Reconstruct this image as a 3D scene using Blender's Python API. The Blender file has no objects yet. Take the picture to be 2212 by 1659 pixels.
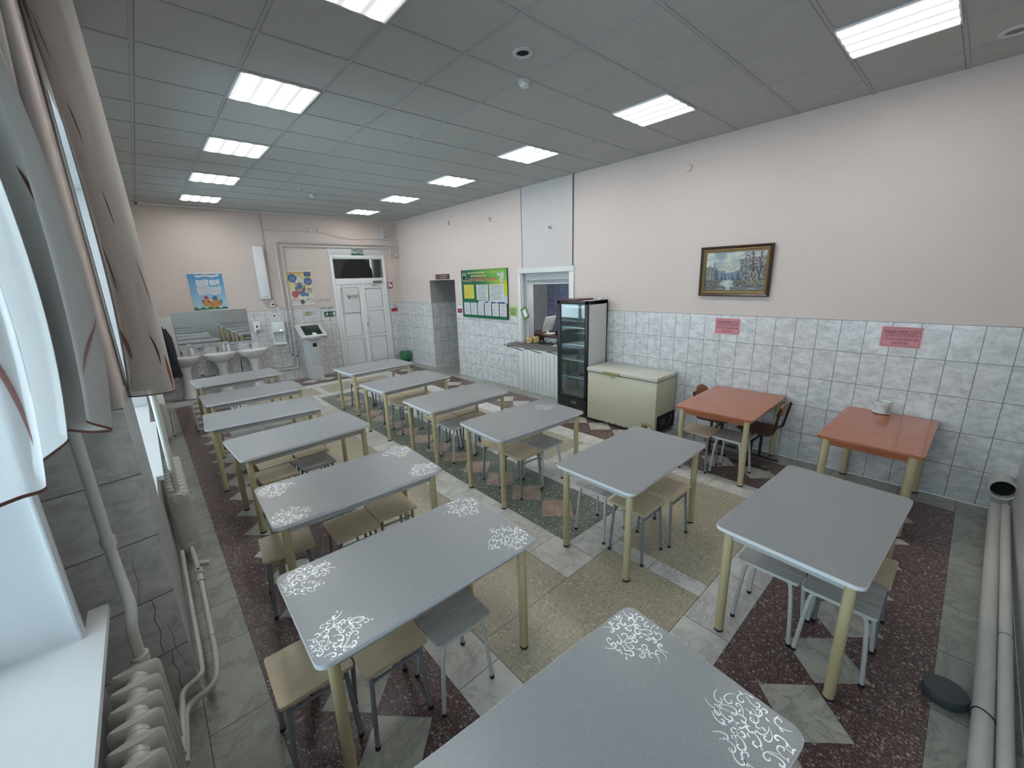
import bpy, bmesh, math, random
from mathutils import Vector, Matrix, noise
from math import pi, sin, cos, radians as rad
S = bpy.context.scene
COL = S.collection
random.seed(7)
H = 3.779          # ceiling height
XR = 5.228         # wall with the serving hatch
YF = 8.6           # far wall with the sinks
YN = -2.66         # near wall with the pipes
XW = -0.43         # window wall beyond the pier
XW1 = -0.70        # window wall beside the camera

# ------------------------------------------------------------------ camera, world, exposure
R_ = [[0.7439416771237013, -0.6675520575179509, -0.030414331193126393],
      [-0.18812725863132101, -0.16554789665601108, -0.9680919524883133],
      [0.6412167461929226, 0.7259257154945822, -0.2487427184571241]]
cam = bpy.data.objects.new('camera', bpy.data.cameras.new('camera'))
COL.objects.link(cam)
m = Matrix.Identity(4)
for i in range(3):
    m[i][0] = R_[0][i]; m[i][1] = -R_[1][i]; m[i][2] = -R_[2][i]
m[0][3], m[1][3], m[2][3] = -0.28297, -2.16892, 2.1966
cam.matrix_world = m
cam.data.sensor_width = 36.0
cam.data.lens = 883.805 / 2212 * 36.0
cam.data.clip_start = 0.02
S.camera = cam
S.view_settings.view_transform = 'Standard'
S.view_settings.look = 'None'
S.view_settings.gamma = 1
S.view_settings.use_curve_mapping = False
S.view_settings.exposure = 0.62
W_ = bpy.data.worlds.new('overcast'); S.world = W_
W_.use_nodes = True
bg = W_.node_tree.nodes['Background']
bg.inputs[0].default_value = (0.74, 0.87, 1.0, 1)
bg.inputs[1].default_value = 4.6
S.cycles.max_bounces = 8
S.cycles.diffuse_bounces = 4
S.cycles.transparent_max_bounces = 16
S.cycles.sample_clamp_indirect = 4
LAMP = 10.5
def portal(x, y0, y1, z0, z1):
    l = bpy.data.lights.new('window_portal', 'AREA'); l.shape = 'RECTANGLE'
    l.size = y1 - y0; l.size_y = z1 - z0; l.cycles.is_portal = True
    o = bpy.data.objects.new('window_portal', l); COL.objects.link(o)
    o.location = (x, (y0 + y1) / 2, (z0 + z1) / 2); o.rotation_euler = (0, -pi / 2, 0)
    o.rotation_euler = Vector((1, 0, 0)).to_track_quat('-Z', 'Y').to_euler()

# ------------------------------------------------------------------ node helpers
class NT:
    def __init__(s, name):
        s.m = bpy.data.materials.new(name); s.m.use_nodes = True
        s.t = s.m.node_tree; s.b = s.t.nodes['Principled BSDF']; s.out = s.t.nodes['Material Output']
    def n(s, typ, **kw):
        x = s.t.nodes.new(typ)
        for k, v in kw.items(): setattr(x, k, v)
        return x
    def l(s, a, b): s.t.links.new(a, b)
    def setin(s, sock, v):
        if hasattr(v, 'is_output') or isinstance(v, bpy.types.NodeSocket): s.l(v, sock)
        else: sock.default_value = v
    def math(s, op, a, b=0.0, c=None):
        x = s.n('ShaderNodeMath', operation=op); s.setin(x.inputs[0], a); s.setin(x.inputs[1], b)
        if c is not None: s.setin(x.inputs[2], c)
        return x.outputs[0]
    def mix(s, f, a, b):
        x = s.n('ShaderNodeMix', data_type='RGBA'); s.setin(x.inputs[0], f); s.setin(x.inputs[6], a); s.setin(x.inputs[7], b)
        return x.outputs[2]
    def noise(s, vec, scale, detail=3, rough=.5, dist=0.0):
        x = s.n('ShaderNodeTexNoise'); x.inputs['Scale'].default_value = scale; x.inputs['Detail'].default_value = detail
        x.inputs['Roughness'].default_value = rough; x.inputs['Distortion'].default_value = dist
        if vec is not None: s.l(vec, x.inputs['Vector'])
        return x.outputs['Fac']
    def ramp(s, f, stops):
        x = s.n('ShaderNodeValToRGB'); e = x.color_ramp.elements
        while len(e) < len(stops): e.new(.5)
        for i, (p, c) in enumerate(stops):
            e[i].position = p; e[i].color = (*c, 1) if len(c) == 3 else c
        s.setin(x.inputs[0], f); return x.outputs[0]
    def bump(s, h, strength=.3, dist=.01):
        x = s.n('ShaderNodeBump'); x.inputs['Strength'].default_value = strength; x.inputs['Distance'].default_value = dist
        s.l(h, x.inputs['Height']); s.l(x.outputs[0], s.b.inputs['Normal'])
    def obj(s): return s.n('ShaderNodeTexCoord').outputs['Object']
    def pos(s): return s.n('ShaderNodeNewGeometry').outputs['Position']
    def done(s, col=None, rough=None, metal=None, spec=None):
        if col is not None: s.setin(s.b.inputs['Base Color'], col if hasattr(col, 'is_output') else (*col, 1))
        if rough is not None: s.setin(s.b.inputs['Roughness'], rough)
        if metal is not None: s.b.inputs['Metallic'].default_value = metal
        if spec is not None: s.b.inputs['Specular IOR Level'].default_value = spec
        return s.m
def plain(name, col, rough=.5, metal=0.0, var=.08, scale=30, bump=0.0, spec=.5):
    t = NT(name); f = t.noise(t.obj(), scale, 4, .6)
    a = tuple(max(0, c * (1 - var)) for c in col); b = tuple(min(1, c * (1 + var)) for c in col)
    c = t.mix(f, (*a, 1), (*b, 1))
    if bump: t.bump(f, bump, .003)
    return t.done(c, rough, metal, spec)
def emis(name, col, st):
    t = NT(name); t.b.inputs['Emission Color'].default_value = (*col, 1); t.b.inputs['Emission Strength'].default_value = st
    return t.done((.9, .9, .9), .4)

def tile_mat(name, axis, c0=(.45, .455, .46), c1=(.70, .705, .705), grout=(.10, .10, .10), pw=.204, ph=.3335, off=0.0, rough=.16, zoff=0.0):
    t = NT(name); P = t.pos(); sp = t.n('ShaderNodeSeparateXYZ'); t.l(P, sp.inputs[0])
    u = sp.outputs[axis]; z = sp.outputs[2]
    su = t.math('DIVIDE', t.math('ADD', u, 20 * pw + off), pw); sv = t.math('DIVIDE', t.math('ADD', z, zoff), ph)
    fu = t.math('FRACT', su); fv = t.math('FRACT', sv)
    eu = t.math('MINIMUM', fu, t.math('SUBTRACT', 1.0, fu)); ev = t.math('MINIMUM', fv, t.math('SUBTRACT', 1.0, fv))
    g = t.math('MINIMUM', t.math('MULTIPLY', eu, pw), t.math('MULTIPLY', ev, ph))
    gm = t.math('LESS_THAN', g, .0023)
    cb = t.n('ShaderNodeCombineXYZ'); t.l(t.math('FLOOR', su), cb.inputs[0]); t.l(t.math('FLOOR', sv), cb.inputs[1])
    wn = t.n('ShaderNodeTexWhiteNoise', noise_dimensions='3D'); t.l(cb.outputs[0], wn.inputs[0])
    va = t.n('ShaderNodeVectorMath', operation='MULTIPLY_ADD'); t.l(wn.outputs['Color'], va.inputs[0]); va.inputs[1].default_value = (9, 9, 9); t.l(P, va.inputs[2])
    st = t.n('ShaderNodeVectorMath', operation='MULTIPLY'); t.l(va.outputs[0], st.inputs[0]); st.inputs[1].default_value = (1, 1, 1.7)
    f = t.noise(st.outputs[0], 9, 6, .62, .6)
    f2 = t.noise(st.outputs[0], 28, 4, .7, .5)
    f = t.math('ADD', t.math('MULTIPLY', f, .72), t.math('MULTIPLY', f2, .28))
    c = t.ramp(f, [(.36, c0), (.60, c1)])
    c = t.mix(t.math('MULTIPLY', wn.outputs['Value'], .12), c, (*c0, 1))
    c = t.mix(gm, c, (*grout, 1))
    t.bump(t.math('MINIMUM', t.math('ADD', t.math('MULTIPLY', g, 250), t.math('MULTIPLY', f2, .08)), 1.05), .25, .0012)
    return t.done(c, t.math('MULTIPLY_ADD', f2, .16, rough))

def terrazzo(name, base, chips, dens=.42, scale=55):
    t = NT(name); P = t.pos()
    v = t.n('ShaderNodeTexVoronoi'); v.inputs['Scale'].default_value = scale; t.l(P, v.inputs['Vector'])
    v2 = t.n('ShaderNodeTexVoronoi'); v2.inputs['Scale'].default_value = scale * 2.3; t.l(P, v2.inputs['Vector'])
    sc = t.n('ShaderNodeSeparateColor'); t.l(v.outputs['Color'], sc.inputs[0])
    s2 = t.n('ShaderNodeSeparateColor'); t.l(v2.outputs['Color'], s2.inputs[0])
    m1 = t.math('LESS_THAN', v.outputs['Distance'], t.math('MULTIPLY', sc.outputs[0], dens))
    m2 = t.math('LESS_THAN', v2.outputs['Distance'], t.math('MULTIPLY', s2.outputs[0], dens * .9))
    big = t.noise(P, 1.3, 3, .6)
    b = t.mix(big, (*[x * .85 for x in base], 1), (*[x * 1.15 for x in base], 1))
    c = t.ramp(sc.outputs[1], [(0, chips[0]), (.5, chips[1]), (1, chips[2])])
    c2 = t.ramp(s2.outputs[1], [(0, chips[1]), (.5, chips[2]), (1, chips[0])])
    o = t.mix(m2, b, c2); o = t.mix(m1, o, c)
    return t.done(o, t.math('MULTIPLY_ADD', big, .2, .28))

def marble(name, c0, c1, vein, scale=3.0, vw=.5, rough=.25):
    t = NT(name); P = t.pos(); at = t.n('ShaderNodeAttribute', attribute_name='slab')
    va = t.n('ShaderNodeVectorMath', operation='MULTIPLY_ADD'); t.l(at.outputs['Color'], va.inputs[0]); va.inputs[1].default_value = (17, 17, 17); t.l(P, va.inputs[2])
    f = t.noise(va.outputs[0], scale, 9, .72, .7)
    d = t.math('ABSOLUTE', t.math('SUBTRACT', f, .5))
    vn = t.ramp(d, [(0, (1, 1, 1)), (.05 * vw, (.30, .30, .30)), (.16, (0, 0, 0))])
    g = t.noise(va.outputs[0], scale * 4, 5, .6)
    c = t.mix(g, (*c0, 1), (*c1, 1))
    c = t.mix(t.math('MULTIPLY', vn, .68), c, (*vein, 1))
    sx = t.n('ShaderNodeSeparateColor'); t.l(at.outputs['Color'], sx.inputs[0])
    c = t.mix(t.math('MULTIPLY', sx.outputs[0], .35), c, (*[x * .62 for x in c0], 1))
    return t.done(c, t.math('MULTIPLY_ADD', g, .15, rough))

def speckle(name, a, b, rough=.36, scale=260):
    t = NT(name); f = t.noise(t.obj(), scale, 2, .7); g = t.noise(t.obj(), 2.2, 2)
    c = t.ramp(f, [(.35, a), (.62, b)])
    t.bump(f, .05, .001)
    return t.done(c, t.math('MULTIPLY_ADD', g, .08, rough))
def wood(name, a, b, rough=.4, scale=6, axis=0):
    t = NT(name); mp = t.n('ShaderNodeMapping'); t.l(t.obj(), mp.inputs[0])
    sc = [14, 14, 14]; sc[axis] = 1.2; mp.inputs['Scale'].default_value = sc
    f = t.noise(mp.outputs[0], scale, 5, .6, .6)
    return t.done(t.ramp(f, [(.3, a), (.7, b)]), rough)
def vcol(name, rough=.5, spec=.4):
    t = NT(name); at = t.n('ShaderNodeAttribute', attribute_name='paint')
    return t.done(at.outputs['Color'], rough, None, spec)
def fabric(name, col, opac, trans=.5, rough=.8):
    t = NT(name); f = t.noise(t.obj(), 160, 2); g = t.noise(t.obj(), 5, 2)
    c = t.mix(f, (*[x * .93 for x in col], 1), (*col, 1))
    d = t.n('ShaderNodeBsdfDiffuse'); t.l(c, d.inputs[0]); tr = t.n('ShaderNodeBsdfTranslucent'); t.l(c, tr.inputs[0])
    mp = t.n('ShaderNodeMapping'); t.l(t.obj(), mp.inputs[0]); mp.inputs['Scale'].default_value = (20, 20, 1.6)
    bp = t.n('ShaderNodeBump'); bp.inputs['Strength'].default_value = .22; bp.inputs['Distance'].default_value = .02
    t.l(t.noise(mp.outputs[0], 1.0, 1, .5, .2), bp.inputs['Height']); t.l(bp.outputs[0], d.inputs['Normal']); t.l(bp.outputs[0], tr.inputs['Normal'])
    m1 = t.n('ShaderNodeMixShader'); m1.inputs[0].default_value = trans; t.l(d.outputs[0], m1.inputs[1]); t.l(tr.outputs[0], m1.inputs[2])
    tp = t.n('ShaderNodeBsdfTransparent')
    m2 = t.n('ShaderNodeMixShader'); t.l(t.math('MULTIPLY_ADD', g, .10, opac - .05), m2.inputs[0]); t.l(tp.outputs[0], m2.inputs[1]); t.l(m1.outputs[0], m2.inputs[2])
    t.l(m2.outputs[0], t.out.inputs[0]); return t.m
def glass(name, tint=(.9, .95, .95), gl=.015, rg=.03):
    t = NT(name); g = t.n('ShaderNodeBsdfGlossy'); g.inputs['Roughness'].default_value = rg
    tp = t.n('ShaderNodeBsdfTransparent'); f = t.noise(t.obj(), 3)
    t.l(t.mix(f, (*tint, 1), (*[x * .97 for x in tint], 1)), tp.inputs[0])
    lw = t.n('ShaderNodeFresnel'); lw.inputs[0].default_value = 1.45
    mx = t.n('ShaderNodeMixShader'); t.l(t.math('ADD', lw.outputs[0], gl), mx.inputs[0]); t.l(tp.outputs[0], mx.inputs[1]); t.l(g.outputs[0], mx.inputs[2])
    t.l(mx.outputs[0], t.out.inputs[0]); return t.m

M = {}
PINK = (.60, .52, .48)
M['paint'] = plain('wall_paint', PINK, .6, var=.035, scale=3, bump=.06)
M['paint_white'] = plain('panel_paint', (.55, .52, .51), .55, var=.03, scale=4)
M['tile_y'] = tile_mat('wall_tile_long', 1, off=.02)
M['tile_x'] = tile_mat('wall_tile_cross', 0, off=.05)
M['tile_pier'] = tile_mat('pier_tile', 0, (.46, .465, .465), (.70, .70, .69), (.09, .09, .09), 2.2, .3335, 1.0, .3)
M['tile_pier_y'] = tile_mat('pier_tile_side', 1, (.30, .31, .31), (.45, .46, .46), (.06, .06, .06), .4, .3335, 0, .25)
M['tile_blue'] = tile_mat('kitchen_tile', 1, (.17, .19, .28), (.31, .34, .47), (.03, .03, .05), .2, .3, 0, .2)
M['plaster'] = plain('grey_plaster', (.33, .33, .32), .7, var=.12, scale=5)
M['plaster_l'] = plain('pale_grey_plaster', (.52, .525, .52), .6, var=.1, scale=5)
M['pvc'] = plain('white_plastic', (.72, .74, .75), .3, var=.02)
M['pvc_dim'] = plain('dull_white_plastic', (.55, .56, .56), .4, var=.04)
M['white_paint'] = plain('white_gloss_paint', (.66, .665, .65), .35, var=.05, scale=12)
M['pipe_paint'] = plain('aged_white_paint', (.50, .50, .46), .33, var=.10, scale=20, bump=.1)
M['seam'] = plain('dark_seam', (.06, .055, .05), .7)
M['ceil'] = None
t = NT('ceiling_tile'); P = t.pos()
f = t.noise(P, 170, 3, .75); v = t.n('ShaderNodeTexVoronoi'); v.inputs['Scale'].default_value = 85; t.l(P, v.inputs['Vector'])
pit = t.math('LESS_THAN', v.outputs['Distance'], .16)
sp = t.n('ShaderNodeSeparateXYZ'); t.l(P, sp.inputs[0]); cb = t.n('ShaderNodeCombineXYZ')
t.l(t.math('FLOOR', t.math('DIVIDE', sp.outputs[0], .6)), cb.inputs[0]); t.l(t.math('FLOOR', t.math('DIVIDE', sp.outputs[1], .6)), cb.inputs[1])
wn = t.n('ShaderNodeTexWhiteNoise'); t.l(cb.outputs[0], wn.inputs[0])
c = t.ramp(f, [(.3, (.37, .375, .36)), (.6, (.46, .465, .45))]); c = t.mix(t.math('MULTIPLY', pit, .5), c, (.20, .20, .20, 1))
c = t.mix(t.math('MULTIPLY', wn.outputs['Value'], .16), c, (.42, .425, .41, 1))
t.bump(f, .3, .002); M['ceil'] = t.done(c, .85)
M['tbar'] = plain('ceiling_grid_paint', (.36, .365, .36), .5, var=.05)
M['maroon'] = terrazzo('maroon_terrazzo', (.070, .038, .037), [(.11, .06, .056), (.17, .11, .10), (.42, .34, .32)], .62, 66)
M['green'] = terrazzo('green_terrazzo', (.085, .112, .090), [(.05, .07, .055), (.20, .24, .19), (.52, .54, .46)], .62, 66)
M['beige'] = terrazzo('beige_terrazzo', (.33, .30, .215), [(.42, .39, .29), (.20, .18, .13), (.60, .57, .48)], .6, 66)
M['m_white'] = marble('white_marble', (.60, .60, .56), (.74, .74, .70), (.26, .27, .26), 3.0)
M['m_grey'] = marble('grey_marble', (.30, .31, .27), (.42, .43, .38), (.15, .16, .145), 2.6, .8)
M['m_dia'] = marble('diamond_marble', (.50, .50, .43), (.63, .625, .56), (.18, .19, .18), 3.2, .8)
M['m_pink'] = marble('pink_marble', (.44, .33, .26), (.56, .43, .35), (.17, .12, .10), 6, .9)
M['grout'] = plain('dark_grout', (.05, .05, .045), .8)
M['top'] = speckle('grey_laminate', (.225, .237, .245), (.285, .298, .306), .30)
M['top_edge'] = plain('white_edge_band', (.72, .74, .76), .35, var=.03)
M['apron'] = plain('grey_apron', (.48, .49, .50), .45, var=.04)
M['leg_beige'] = plain('beige_enamel', (.52, .445, .265), .4, var=.05, scale=60, bump=.05)
M['black'] = plain('black_rubber', (.012, .012, .013), .6)
M['silver'] = plain('silver_scroll_ink', (.80, .84, .86), .32, .35, var=.03)
M['beech'] = wood('beech_veneer', (.50, .40, .265), (.62, .51, .35), .38)
M['seat_grey'] = wood('grey_stone_laminate', (.27, .27, .26), (.46, .455, .445), .28, 2)
M['leg_grey'] = plain('grey_enamel', (.23, .25, .27), .4, var=.06)
M['leg_white'] = plain('white_enamel', (.58, .59, .58), .35, var=.05)
M['orange'] = wood('orange_wood_laminate', (.33, .105, .05), (.43, .15, .075), .07, 5, 1)
M['school_wood'] = wood('brown_plywood', (.07, .025, .013), (.12, .045, .022), .35)
M['ply'] = wood('pale_plywood', (.40, .27, .15), (.5, .36, .22), .4)
M['ply_o'] = wood('orange_plywood', (.30, .12, .045), (.38, .17, .07), .35)
M['school_metal'] = plain('dark_brown_metal', (.028, .017, .015), .45)
M['cream'] = plain('cream_enamel', (.50, .475, .35), .35, var=.05, scale=6)
M['cream_lid'] = plain('cream_lid_enamel', (.56, .56, .48), .3, var=.04, scale=6)
M['rust'] = plain('rust_stain', (.24, .17, .08), .8, var=.4, scale=40)
M['stain'] = plain('yellow_stain', (.40, .35, .20), .6, var=.15, scale=40)
M['brass'] = plain('old_gold_metal', (.34, .27, .13), .4, .5)
M['blackp'] = plain('black_plastic', (.012, .013, .015), .3)
M['fridge_w'] = plain('fridge_white', (.56, .56, .56), .35, var=.03)
M['fridge_in'] = plain('fridge_liner', (.27, .285, .285), .45, var=.05)
M['glass'] = glass('clear_glass')
M['glass_dark'] = glass('cup_glass', (.8, .84, .84), .1)
M['glass_t'] = glass('transom_glass', (.8, .8, .78), .0, .3)
M['wire'] = plain('wire_shelf_metal', (.6, .62, .62), .3, .5)
M['steel'] = plain('dull_steel', (.20, .19, .18), .45, .75)
M['chrome'] = plain('chrome', (.6, .6, .6), .18, 1.0)
M['ceramic'] = plain('white_ceramic', (.70, .71, .70), .12, var=.02)
M['mirror'] = plain('mirror_silver', (.80, .82, .81), .015, 1.0, var=.005)
M['red'] = plain('red_print', (.40, .03, .03), .5)
M['red_dd'] = plain('maroon_plastic', (.08, .012, .016), .4)
M['red_d'] = plain('dark_red_print', (.25, .02, .03), .5)
M['pinkp'] = plain('pink_paper', (.62, .27, .29), .6, var=.04)
M['ink'] = plain('black_ink', (.03, .02, .03), .6)
M['ink_grey'] = plain('grey_ink', (.30, .31, .33), .6)
M['ink_pur'] = plain('purple_ink', (.20, .05, .09), .6)
M['paper'] = plain('white_paper', (.66, .67, .67), .6, var=.03)
M['papery'] = plain('yellow_paper', (.58, .53, .12), .6, var=.06)
M['paperg'] = plain('light_green_paper', (.34, .50, .16), .6, var=.05)
M['sign_green'] = plain('dark_green_sign', (.012, .085, .05), .4)
M['white_ink'] = plain('white_ink', (.72, .74, .72), .5)
M['gold_ink'] = plain('pale_gold_ink', (.52, .42, .22), .5)
M['green_bag'] = plain('green_plastic_bag', (.03, .19, .09), .35, var=.2)
M['frame_dk'] = wood('dark_frame_wood', (.025, .013, .008), (.06, .033, .018), .35, 6, 1)
M['frame_gold'] = plain('gilded_moulding', (.24, .165, .07), .4, .35, var=.2, scale=50)
M['paintc'] = vcol('painted_canvas', .4)
M['printc'] = vcol('printed_sheet', .4)
M['coat'] = plain('black_coat_fabric', (.010, .012, .016), .75, var=.3, scale=18, bump=.2)
M['sheer'] = fabric('sheer_curtain', (.60, .575, .55), .88, .12)
M['sheer_lit'] = fabric('sheer_curtain_lit', (.74, .745, .74), .66, .55)  # daylit copy of the near drape's fabric: daylight put into a paler colour
M['sheer_shaded'] = fabric('sheer_curtain_shaded', (.52, .49, .46), .90, .12)  # shaded copy of the same drape's fabric: shade put into a darker colour
M['hem'] = fabric('brown_hem', (.17, .075, .06), .95, .2)
M['petal'] = fabric('printed_petal', (.40, .19, .17), .80, .35)
M['stemink'] = fabric('printed_stem', (.13, .06, .05), .9, .25)
M['orangep'] = fabric('orange_petal', (.38, .12, .06), .95, .3)
M['rubber_disc'] = plain('grey_cast_iron', (.055, .065, .075), .6, var=.2, scale=12)
M['bluetop'] = plain('blue_detergent', (.25, .38, .5), .2)
M['screen'] = plain('dark_screen_glass', (.02, .035, .03), .08)
M['kiosk'] = plain('light_grey_steel', (.50, .51, .52), .35, var=.02)
M['dark_glass'] = plain('dark_transom_glass', (.04, .038, .034), .06)
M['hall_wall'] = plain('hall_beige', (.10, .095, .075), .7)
M['brownw'] = wood('dark_brown_board', (.06, .025, .018), (.10, .04, .03), .35)
M['box_y'] = plain('yellow_carton', (.55, .42, .17), .6, var=.15)
M['monitor'] = plain('white_monitor_plastic', (.7, .7, .66), .35)
M['vent_dark'] = plain('dark_void', (.004, .004, .004), .9)
M['grey_door'] = plain('grey_curtain_door', (.24, .245, .235), .6, var=.08, scale=3)
t = NT('lamp_diffuser')   # frosted cover with the four tubes glowing through it
sp = t.n('ShaderNodeSeparateXYZ'); t.l(t.obj(), sp.inputs[0])
fr = t.math('FRACT', t.math('DIVIDE', t.math('ADD', sp.outputs[0], .28), .14))
b = t.math('SUBTRACT', 1.0, t.math('MULTIPLY', t.math('ABSOLUTE', t.math('SUBTRACT', fr, .5)), 2.0))
b = t.math('POWER', b, 4.0)
fp = t.noise(t.obj(), 90, 2)
st = t.math('MULTIPLY_ADD', b, LAMP * 4.8, t.math('MULTIPLY_ADD', fp, .3, .22))
t.l(st, t.b.inputs['Emission Strength']); t.b.inputs['Emission Color'].default_value = (1.0, .985, .965, 1)
M['lamp'] = t.done((.8, .8, .8), .4)

M['fill_k'] = emis('kitchen_fill_glow', (.9, .95, 1.0), 26)  # glow of the fill lamp added to brighten the kitchen
# ------------------------------------------------------------------ geometry helpers
def V(*a): return Vector(a)
class B:
    """collects geometry for one mesh object"""
    def __init__(s): s.bm = bmesh.new(); s.mats = []
    def mi(s, mat):
        if mat not in s.mats: s.mats.append(mat)
        return s.mats.index(mat)
    def face(s, pts, mat):
        vs = [s.bm.verts.new(p) for p in pts]
        try: f = s.bm.faces.new(vs)
        except ValueError: return None
        f.material_index = s.mi(mat); return f
    def box(s, a, b, mat, bev=0.0, M4=None, seg=2):
        x0, y0, z0 = [min(a[i], b[i]) for i in range(3)]; x1, y1, z1 = [max(a[i], b[i]) for i in range(3)]
        co = [(x0, y0, z0), (x1, y0, z0), (x1, y1, z0), (x0, y1, z0), (x0, y0, z1), (x1, y0, z1), (x1, y1, z1), (x0, y1, z1)]
        t = bmesh.new(); vs = [t.verts.new(c) for c in co]
        for q in ((0, 3, 2, 1), (4, 5, 6, 7), (0, 1, 5, 4), (1, 2, 6, 5), (2, 3, 7, 6), (3, 0, 4, 7)): t.faces.new([vs[i] for i in q])
        if bev > 0: bmesh.ops.bevel(t, geom=list(t.edges), offset=min(bev, .49 * min(x1 - x0, y1 - y0, z1 - z0)), segments=seg, affect='EDGES', profile=.5)
        s.merge(t, mat, M4)
    def merge(s, t, mat, M4=None, smooth=False):
        mi = s.mi(mat); vm = {}
        for v in t.verts: vm[v] = s.bm.verts.new(M4 @ v.co if M4 else v.co)
        for f in t.faces:
            try: g = s.bm.faces.new([vm[v] for v in f.verts]); g.material_index = mi; g.smooth = smooth
            except ValueError: pass
        t.free()
    def tube(s, pts, r, mat, n=10, caps=True, closed=False):
        pts = [Vector(p) for p in pts]; rs = r if isinstance(r, (list, tuple)) else [r] * len(pts)
        rings = []; up = None
        for i, p in enumerate(pts):
            if closed: d = pts[(i + 1) % len(pts)] - pts[i - 1]
            else: d = pts[min(i + 1, len(pts) - 1)] - pts[max(i - 1, 0)]
            d.normalize()
            if up is None: up = d.orthogonal().normalized()
            up = (up - d * up.dot(d))
            if up.length < 1e-6: up = d.orthogonal()
            up.normalize(); w = d.cross(up)
            rings.append([s.bm.verts.new(p + (up * cos(2 * pi * k / n) + w * sin(2 * pi * k / n)) * rs[i]) for k in range(n)])
        mi = s.mi(mat); L = len(rings)
        for i in range(L if closed else L - 1):
            a, b = rings[i], rings[(i + 1) % L]
            for k in range(n):
                f = s.bm.faces.new((a[k], a[(k + 1) % n], b[(k + 1) % n], b[k])); f.material_index = mi; f.smooth = True
        if caps and not closed:
            for q in (list(reversed(rings[0])), rings[-1]):
                f = s.bm.faces.new(q); f.material_index = mi
    def cyl(s, a, b, r, mat, n=20, r2=None): s.tube([a, b], [r, r if r2 is None else r2], mat, n)
    def lathe(s, prof, c, mat, n=24, sx=1, sy=1, M4=None):
        mi = s.mi(mat); rings = []
        for (r, z) in prof:
            ring = []
            for k in range(n):
                p = Vector((c[0] + r * sx * cos(2 * pi * k / n), c[1] + r * sy * sin(2 * pi * k / n), c[2] + z))
                ring.append(s.bm.verts.new(M4 @ p if M4 else p))
            rings.append(ring)
        for a, b in zip(rings, rings[1:]):
            for k in range(n):
                f = s.bm.faces.new((a[k], a[(k + 1) % n], b[(k + 1) % n], b[k])); f.material_index = mi; f.smooth = True
        for q, r in ((list(reversed(rings[0])), prof[0][0]), (rings[-1], prof[-1][0])):
            if r > 1e-4: f = s.bm.faces.new(q); f.material_index = mi
    def slab(s, outline, z0, z1, mtop, medge, bev=0.0):
        vb = [s.bm.verts.new((x, y, z0)) for x, y in outline]; vt = [s.bm.verts.new((x, y, z1)) for x, y in outline]
        n = len(outline)
        f = s.bm.faces.new(vt); f.material_index = s.mi(mtop)
        f = s.bm.faces.new(list(reversed(vb))); f.material_index = s.mi(medge)
        for i in range(n):
            f = s.bm.faces.new((vb[i], vb[(i + 1) % n], vt[(i + 1) % n], vt[i])); f.material_index = s.mi(medge)
    def prism(s, poly, d, mat):
        """poly: 3D points, d: extrusion vector"""
        d = Vector(d); a = [s.bm.verts.new(p) for p in poly]; b = [s.bm.verts.new(Vector(p) + d) for p in poly]; n = len(poly)
        mi = s.mi(mat)
        for q in [list(reversed(a)), b] + [[a[i], a[(i + 1) % n], b[(i + 1) % n], b[i]] for i in range(n)]:
            f = s.bm.faces.new(q); f.material_index = mi
    def build(s, name, parent=None, label=None, cat=None, group=None, kind=None, recalc=True, loc=None):
        if recalc: bmesh.ops.recalc_face_normals(s.bm, faces=list(s.bm.faces))
        me = bpy.data.meshes.new(name); s.bm.to_mesh(me); s.bm.free()
        for mt in s.mats: me.materials.append(mt)
        me.set_sharp_from_angle(angle=rad(38))
        o = bpy.data.objects.new(name, me); COL.objects.link(o)
        if parent: o.parent = parent
        if loc: o.location = loc
        return tag(o, label, cat, group, kind)
def tag(o, label=None, cat=None, group=None, kind=None):
    for k, v in (('label', label), ('category', cat), ('group', group), ('kind', kind)):
        if v: o[k] = v
    return o
def thing(name, label, cat, loc=(0, 0, 0), rz=0, group=None):
    o = bpy.data.objects.new(name, None); COL.objects.link(o); o.location = loc; o.rotation_euler = (0, 0, rz)
    o.empty_display_size = .1
    return tag(o, label, cat, group)
def dup(o, loc=None, rz=None, label=None, group=None, parent=None):
    r = o.copy(); COL.objects.link(r); r.parent = parent
    if loc is not None: r.location = loc
    if rz is not None: r.rotation_euler = (0, 0, rz)
    if label: r['label'] = label
    if group: r['group'] = group
    for ch in list(o.children): dup(ch, parent=r)
    return r
def rrect(w, d, r, n=6, cx=0, cy=0):
    out = []
    for sx, sy, a0 in ((1, 1, 0), (-1, 1, 90), (-1, -1, 180), (1, -1, 270)):
        for k in range(n + 1):
            a = rad(a0 + 90 * k / n); out.append((cx + sx * (w / 2 - r) + r * cos(a), cy + sy * (d / 2 - r) + r * sin(a)))
    return out
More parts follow.
